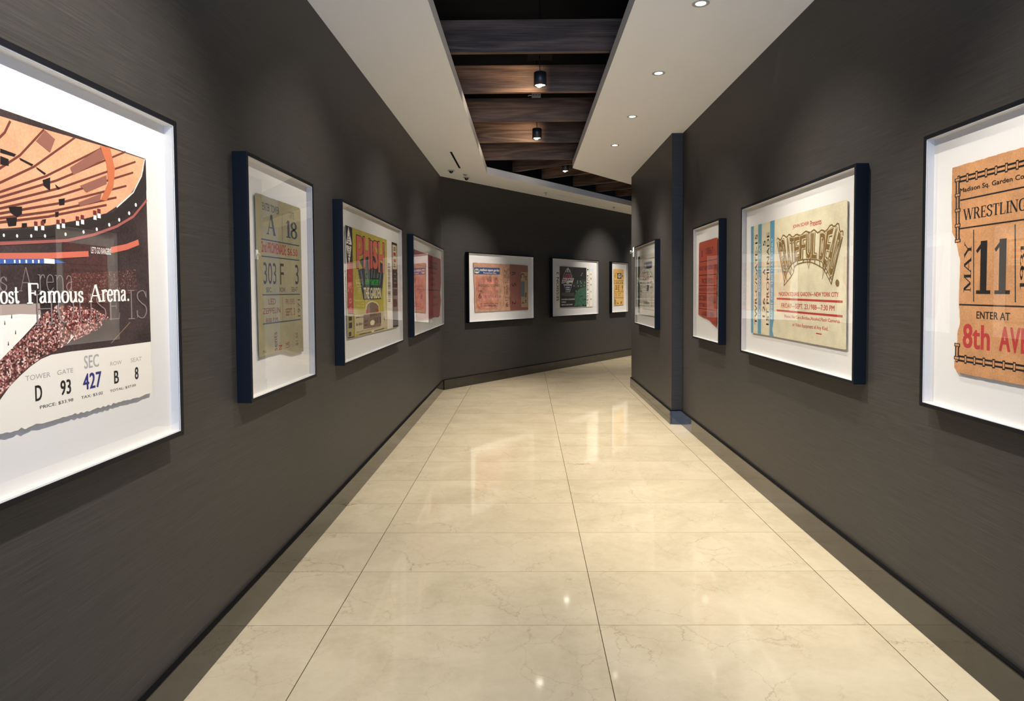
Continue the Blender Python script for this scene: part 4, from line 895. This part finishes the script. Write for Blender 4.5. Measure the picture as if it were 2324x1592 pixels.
  ('T','ink_black',(0.4195,0.5903,0.4693,0.634),'A',90,0.02,'g'),
  ('T','ink_black',(0.4171,0.7964,0.4709,0.836),'5',90,0.02,'g'),
  ('T','ink_black',(0.4921,0.2385,0.5426,0.8887),'1ST PROMENADE',90,0.02,'g'),
  ('T','print_paleblue',(0.5737,0.2782,0.6105,0.8428),'ADMIT ONE THIS DATE ONLY',90,0.01,'g'),
  ('T','print_red',(0.9448,0.8678,1.1847,0.8956),'JOHN SCHER',0,0.03,'g'),
  ('T','print_red',(1.2027,0.861,1.3524,0.8955),'Presents',0,0.03,'g'),
  ('W','ink_gold','GRATEFUL DEAD',[(0.6854,0.8093),(0.8296,0.8286),(0.9939,0.8185),(1.2036,0.8269),(1.3676,0.8125),(1.5298,0.8316),(1.611,0.7681)],[(0.8192,0.5387),(0.885,0.6202),(0.9976,0.6646),(1.1932,0.6681),(1.3453,0.652),(1.4246,0.5995),(1.4949,0.5379)],[(0.8111,0.5133),(0.9515,0.5856),(0.9982,0.6389),(1.1936,0.651),(1.3595,0.6133),(1.4122,0.5826),(1.4868,0.5153)]),
  ('E','ink_gold',(1.55785,0.5226,0.019649999999999945,0.018899999999999972)),
  ('T','print_red',(0.721,0.4407,1.5722,0.4718),'MADISON SQUARE GARDEN—NEW YORK CITY',0,0.035,'g'),
  ('L','print_red',[(0.685,0.4265),(1.62,0.4205)],0.013),
  ('T','print_red',(0.7674,0.3629,1.5264,0.3982),'FRIDAY—SEPT. 23,1988—7:30 PM',0,0.025,'g'),
  ('L','print_red',[(0.6868,0.3469),(1.622,0.3422)],0.013),
  ('T','print_red',(0.8212,0.3018,1.5924,0.3239),'Please: No Cans,Bottles,Alcohol,Flash Cameras',0,0.025,'g'),
  ('T','print_red',(0.9547,0.2479,1.4543,0.2771),'or Video Equipment of Any Kind.',0,0.025,'g'),
  ('L','print_red',[(1.2978,0.2309),(1.373,0.2298)],0.007),
 ],
 'F11': [
  ('O','kraft_card',[(0.2097,0.166),(1.45,0.1616),(1.45,0.9746),(0.1552,0.9746),(0.1537,0.8351),(0.1598,0.7206),(0.1853,0.6836),(0.2129,0.6041),(0.2094,0.4487),(0.2186,0.3624),(0.2039,0.3181),(0.2039,0.2265),(0.1882,0.21),(0.189,0.1837)],0.002),
  ('rope','ink_black',(0.1944,0.9201),(1.38,0.9201)),
  ('rope','ink_black',(0.196,0.6828),(0.1891,0.921)),
  ('rope','ink_black',(0.204,0.223),(1.38,0.223)),
  ('rope','ink_black',(0.204,0.223),(0.2052,0.2746)),
  ('L','ink_black',[(0.206,0.8393),(1.36,0.8393)],0.005),
  ('L','ink_black',[(0.2066,0.7293),(1.36,0.7293)],0.005),
  ('L','ink_black',[(0.2112,0.4331),(1.36,0.4331)],0.006),
  ('T','ink_black',(0.2053,0.8626,0.5371,0.8853),'Madison Sq. Garden Co',0,0.02,'g'),
  ('T','ink_black',(0.2254,0.7574,0.5505,0.8036),'WRESTLING',0,0,'s'),
  ('L','ink_black',[(0.2875,0.7176),(0.2955,0.4457)],0.005),
  ('L','ink_black',[(0.4995,0.7171),(0.5086,0.447)],0.005),
  ('T','ink_black',(0.2347,0.4816,0.2788,0.6749),'MAY',90,0,'s'),
  ('T','ink_black',(0.3032,0.4751,0.482,0.672),'11',0,0.02,'s'),
  ('T','ink_black',(0.5269,0.4898,0.5503,0.6486),'1931',90,0,'s'),
  ('T','ink_black',(0.3121,0.3827,0.4856,0.4102),'ENTER AT',0,0.03,'g'),
  ('T','print_red',(0.2371,0.2669,0.3876,0.3608),'8th',0,0.035,'g'),
  ('T','print_red',(0.4344,0.2711,0.5738,0.3601),'AVE',0,0.04,'g'),
 ],
}

FD, MATD, PRD = .065, .030, .041       # frame depth, face of the mat board, face of the print
def rough_outline(P, amp):
    if amp <= 0: return P
    rr = random.Random(len(P) * 31 + int(P[0][0] * 1e4)); out = []
    for i, p in enumerate(P):
        q = P[(i + 1) % len(P)]; L_ = math.hypot(q[0] - p[0], q[1] - p[1]); n = max(1, int(L_ / .012)); nx, ny = (q[1] - p[1]) / (L_ or 1), -(q[0] - p[0]) / (L_ or 1)
        out.append(p)
        for k in range(1, n):
            t = k / n; a = rr.uniform(-amp, amp) * .6 + (amp * .5 if (k % 2 and amp > .004) else 0); out.append((p[0] + (q[0] - p[0]) * t + nx * a, p[1] + (q[1] - p[1]) * t + ny * a))
    return out
def tri(P):
    """triangulate a simple polygon"""
    from mathutils.geometry import tessellate_polygon
    return tessellate_polygon([[Vector((x, y, 0)) for x, y in P]])
def make_ticket(items, parent):
    b = MB(); boxes = []
    def put(vs2, fs, m):
        if not fs: return
        xs = [p[0] for p in vs2]; zs = [p[1] for p in vs2]; bb = (min(xs), min(zs), max(xs), max(zs))
        lay = 1 + max([q[1] for q in boxes if q[0][0] < bb[2] and q[0][2] > bb[0] and q[0][1] < bb[3] and q[0][3] > bb[1]] or [0]); boxes.append((bb, lay))
        y = -PRD - .00008 * lay   # each ink lies a hair above what it overprints
        vs = [(p[0], y - (8e-6 * p[2] if len(p) > 2 else 0), p[1]) for p in vs2]; ff = []
        for f in fs:   # every printed face looks out of the wall
            ar = sum(vs2[f[i]][0] * vs2[f[(i + 1) % len(f)]][1] - vs2[f[(i + 1) % len(f)]][0] * vs2[f[i]][1] for i in range(len(f)))
            ff.append(tuple(f) if ar > 0 else tuple(f)[::-1])
        b.add(vs, ff, m)
    def ribbon(P, w, m):
        vs = []; n = len(P)
        for i, p in enumerate(P):
            a, c = P[max(0, i - 1)], P[min(n - 1, i + 1)]; dx, dy = c[0] - a[0], c[1] - a[1]; l = math.hypot(dx, dy) or 1
            vs += [(p[0] - dy / l * w / 2, p[1] + dx / l * w / 2), (p[0] + dy / l * w / 2, p[1] - dx / l * w / 2)]
        put(vs, [(2 * i, 2 * i + 1, 2 * i + 3, 2 * i + 2) for i in range(n - 1)], m)
    for it in items:
        k = it[0]; m = ink(it[1])
        if k == 'O':
            P = rough_outline(it[2], it[3]); n = len(P); t = tri(P)
            put(P, t, m)
            yb = -PRD + .002; k0 = len(b.v)
            b.add([(x, -PRD, z) for x, z in P] + [(x, yb, z) for x, z in P], [(i, n + i, n + (i + 1) % n, (i + 1) % n) for i in range(n)] + [tuple(n + q for q in f) for f in t], m)
            xs = [p[0] for p in P]; zs = [p[1] for p in P]
            x0, x1, z0, z1 = min(xs), max(xs), min(zs), max(zs); cx, cz = (x0 + x1) / 2, (z0 + z1) / 2
            b.box(cx - (x1 - x0) * .36, cx + (x1 - x0) * .36, yb, -MATD, cz - (z1 - z0) * .30, cz + (z1 - z0) * .34, ink('white_card'))
        elif k == 'P': put(it[2], tri(it[2]), m)
        elif k == 'B': x0, y0, x1, y1 = it[2]; put([(x0, y0), (x1, y0), (x1, y1), (x0, y1)], [(0, 1, 2, 3)], m)
        elif k == 'L': ribbon(it[2], it[3], m)
        elif k == 'E':
            cx, cy, rx, ry = it[2]; put([(cx + rx * math.cos(a * PI / 14), cy + ry * math.sin(a * PI / 14)) for a in range(28)], [tuple(range(28))], m)
        elif k == 'T':
            x0, y0, x1, y1 = it[2]; txt, rot, bold, font = it[3:7]
            if font == 'g': vs, fs = glyphs(txt, bold)
            elif font == 's': vs, fs = serif_glyphs(txt, .20 if bold else .17, .07)
            else: vs, fs = serif_glyphs(txt, .055, .03)
            if rot == 90: vs = [(1 - v, u, l) for u, v, l in vs]
            elif rot == -90: vs = [(v, 1 - u, l) for u, v, l in vs]
            put([(x0 + (x1 - x0) * u, y0 + (y1 - y0) * v, l) for u, v, l in vs], fs, m)
        elif k == 'K':   # a row of print too small to read: uneven short dashes
            x0, y0, x1, y1 = it[2]; rr = random.Random(int(x0 * 9999)); vert = it[3] == 90; L_ = (y1 - y0) if vert else (x1 - x0); H_ = (x1 - x0) if vert else (y1 - y0)
            q = 0.0; vs = []; fs = []
            while q < L_:
                w = H_ * rr.uniform(.22, .5); h = rr.uniform(.6, 1.0) * H_; e = min(q + w, L_); k0 = len(vs)
                if rr.random() < .85:
                    P = [(x0, y1 - q), (x0 + h, y1 - q), (x0 + h, y1 - e), (x0, y1 - e)] if vert else [(x0 + q, y0), (x0 + e, y0), (x0 + e, y0 + h), (x0 + q, y0 + h)]
                    vs += P; fs.append((k0, k0 + 1, k0 + 2, k0 + 3))
                q = e + H_ * rr.uniform(.12, .3)
            if fs: put(vs, fs, m)
        elif k == 'bar':   # a barcode, its bars stacked upwards
            (x0, y0), (x1, y1) = it[2], it[3]; rr = random.Random(5); q = y0; vs = []; fs = []
            while q < y1:
                h = rr.choice((.004, .004, .007, .011)); k0 = len(vs); vs += [(x0, q), (x1, q), (x1, q + h), (x0, q + h)]; fs.append((k0, k0 + 1, k0 + 2, k0 + 3)); q += h + rr.choice((.004, .005, .008))
            put(vs, fs, m)
        elif k == 'rope':   # printed rope border: two black lines with pale rings
            a, c = Vector(it[2]), Vector(it[3]); dv = (c - a); L_ = dv.length; dv /= L_; nv = Vector((-dv.y, dv.x))
            ribbon([a[:], c[:]], .024, m); ribbon([(a + dv * .0)[:], c[:]], .009, ink('kraft_card'))
            n = int(L_ / .05); vs = []; fs = []
            for i in range(n + 1):
                p = a + dv * (L_ * i / max(1, n)); k0 = len(vs); vs += [(p - dv * .007 - nv * .017)[:], (p + dv * .007 - nv * .017)[:], (p + dv * .007 + nv * .017)[:], (p - dv * .007 + nv * .017)[:]]; fs.append((k0, k0 + 1, k0 + 2, k0 + 3))
            put(vs, fs, m)
            put([(x + 0, y) for x, y in [tuple(Vector(v) * 1.0) for v in vs]], [], m)
            vs2 = []
            for i in range(n + 1):
                p = a + dv * (L_ * i / max(1, n)); vs2 += [(p - dv * .004 - nv * .012)[:], (p + dv * .004 - nv * .012)[:], (p + dv * .004 + nv * .012)[:], (p - dv * .004 + nv * .012)[:]]
            put(vs2, fs, ink('kraft_card'))
        elif k == 'W':   # ornate arched lettering with a row of stones below
            txt, top, bot, lo = it[2:6]
            def cur(P, u):
                q = u * (len(P) - 1); i = min(int(q), len(P) - 2); t = q - i
                p0, p1, p2, p3 = P[max(0, i - 1)], P[i], P[i + 1], P[min(len(P) - 1, i + 2)]
                return tuple(.5 * (2 * p1[z] + (p2[z] - p0[z]) * t + (2 * p0[z] - 5 * p1[z] + 4 * p2[z] - p3[z]) * t * t + (3 * p1[z] - p0[z] - 3 * p2[z] + p3[z]) * t ** 3) for z in (0, 1))
            def warp(u, v, A=bot, C=top): a, c = cur(A, u), cur(C, u); return (a[0] + (c[0] - a[0]) * v, a[1] + (c[1] - a[1]) * v)
            us = [i / 40 for i in range(41)]
            ribbon([warp(u, 1.04 + .05 * math.sin(u * 60)) for u in us], .010, m)
            for tx, ua, ub in ((txt.split()[0], .015, .605), (txt.split()[1], .635, .985)):
                nl = len(tx)
                for i, ch in enumerate(tx):
                    a = ua + (ub - ua) * i / nl; e = ua + (ub - ua) * (i + 1) / nl
                    for bold, mm, g in ((.16, m, 0.0), (.085, ink('cream_card'), .012), (.03, m, .03)):
                        vs, fs = glyphs(ch, bold)
                        put([warp(a + (e - a) * (.5 + (u - .5) * (1.08 - 4 * g)), v * (1 - 2 * g) + g) + (l,) for u, v, l in vs], fs, mm)
            ribbon([warp(u, 0, lo, bot) for u in us], .007, m); ribbon([warp(u, 1, lo, bot) for u in us], .006, m)
            for i in range(15): u = i / 14; ribbon([warp(u, 0, lo, bot), warp(min(1, u + .01), 1, lo, bot)], .006, m)
            for u in (.22, .5, .78): ribbon([warp(u - .03, .1), warp(u, -.35), warp(u + .03, .1)], .006, m)
            a = warp(0, 1.0); ribbon([warp(0, 1.0), warp(-.0, .5), warp(0, 0)], .007, m); ribbon([warp(1, 1.0), warp(1, 0)], .007, m)
    return b.build('ticket_print', parent)

def framed(key, loc, rz, w, h, label):
    root = empty('framed_ticket', loc, rz); tag(root, label, 'framed picture', 'framed tickets along the corridor')
    LIP = .017
    b = MB()
    b.box(0, LIP, -FD, 0, 0, h, M_FRAME); b.box(w - LIP, w, -FD, 0, 0, h, M_FRAME); b.box(LIP, w - LIP, -FD, 0, 0, LIP, M_FRAME); b.box(LIP, w - LIP, -FD, 0, h - LIP, h, M_FRAME)
    b.build('frame', root, .0012)
    a, y0, y1, t = LIP, -FD + .0035, -MATD, .003
    b = MB(); b.box(a, a + t, y0, y1, a, h - a, M_MAT); b.box(w - a - t, w - a, y0, y1, a, h - a, M_MAT); b.box(a + t, w - a - t, y0, y1, a, a + t, M_MAT); b.box(a + t, w - a - t, y0, y1, h - a - t, h - a, M_MAT); b.build('spacer', root)
    b = MB(); b.box(a, w - a, -MATD, -MATD + .006, a, h - a, M_MAT); b.build('mat_board', root)
    make_ticket(ART[key], root)
    g = a + t; b = MB(); b.box(g, w - g, -FD + .004, -FD + .0065, g, h - g, M_GLASS); b.build('glazing', root)
    return root
RL = PI / 2; RF = PI / 2 - ANG; RR = -PI / 2
framed('F1', (XL, .50, .995), RL, 1.83, 1.105, 'framed ticket with an arena photograph, cut by the left picture edge')
framed('F2', (XL, 2.91, 1.008), RL, .908, 1.113, 'framed upright olive-grey ticket reading A 18, second on left wall')
framed('F3', (XL, 4.407, 1.005), RL, 2.133, 1.114, 'framed yellow-green ticket with big salmon letters, third on left wall')
framed('F4', (XL, 7.165, 1.0), RL, 2.635, 1.124, 'framed rose-red ticket, last on left wall before the corner')
def farloc(s, z): p = A0 + T * s; return (p.x, p.y, z)
framed('F5', farloc(.558, .995), RF, 1.812, 1.123, 'framed wide tan ticket with a blue bar, leftmost on the far wall')
framed('F6', farloc(2.965, 1.0), RF, 1.775, 1.121, 'framed black and green ticket with a banner emblem, middle of far wall')
framed('F7', farloc(5.315, 1.006), RF, .785, 1.116, 'narrow framed yellow ticket at the right end of the far wall')
framed('F8', (XP, 9.525, 1.020), RR, 1.523, 1.098, 'framed grey ticket with a green stripe, on the projecting right wall')
framed('F9', (XR, 6.665, 1.018), RR, .908, 1.100, 'narrow framed torn red ticket reading RODEO, beside the blue wall end')
framed('F10', (XR, 5.172, 1.011), RR, 1.793, 1.124, 'framed cream ticket with blue stripes and ornate arched lettering')
framed('F11', (XR, 2.811, 1.003), RR, 1.861, 1.133, 'framed brown cardboard ticket reading WRESTLING, cut by the right picture edge')
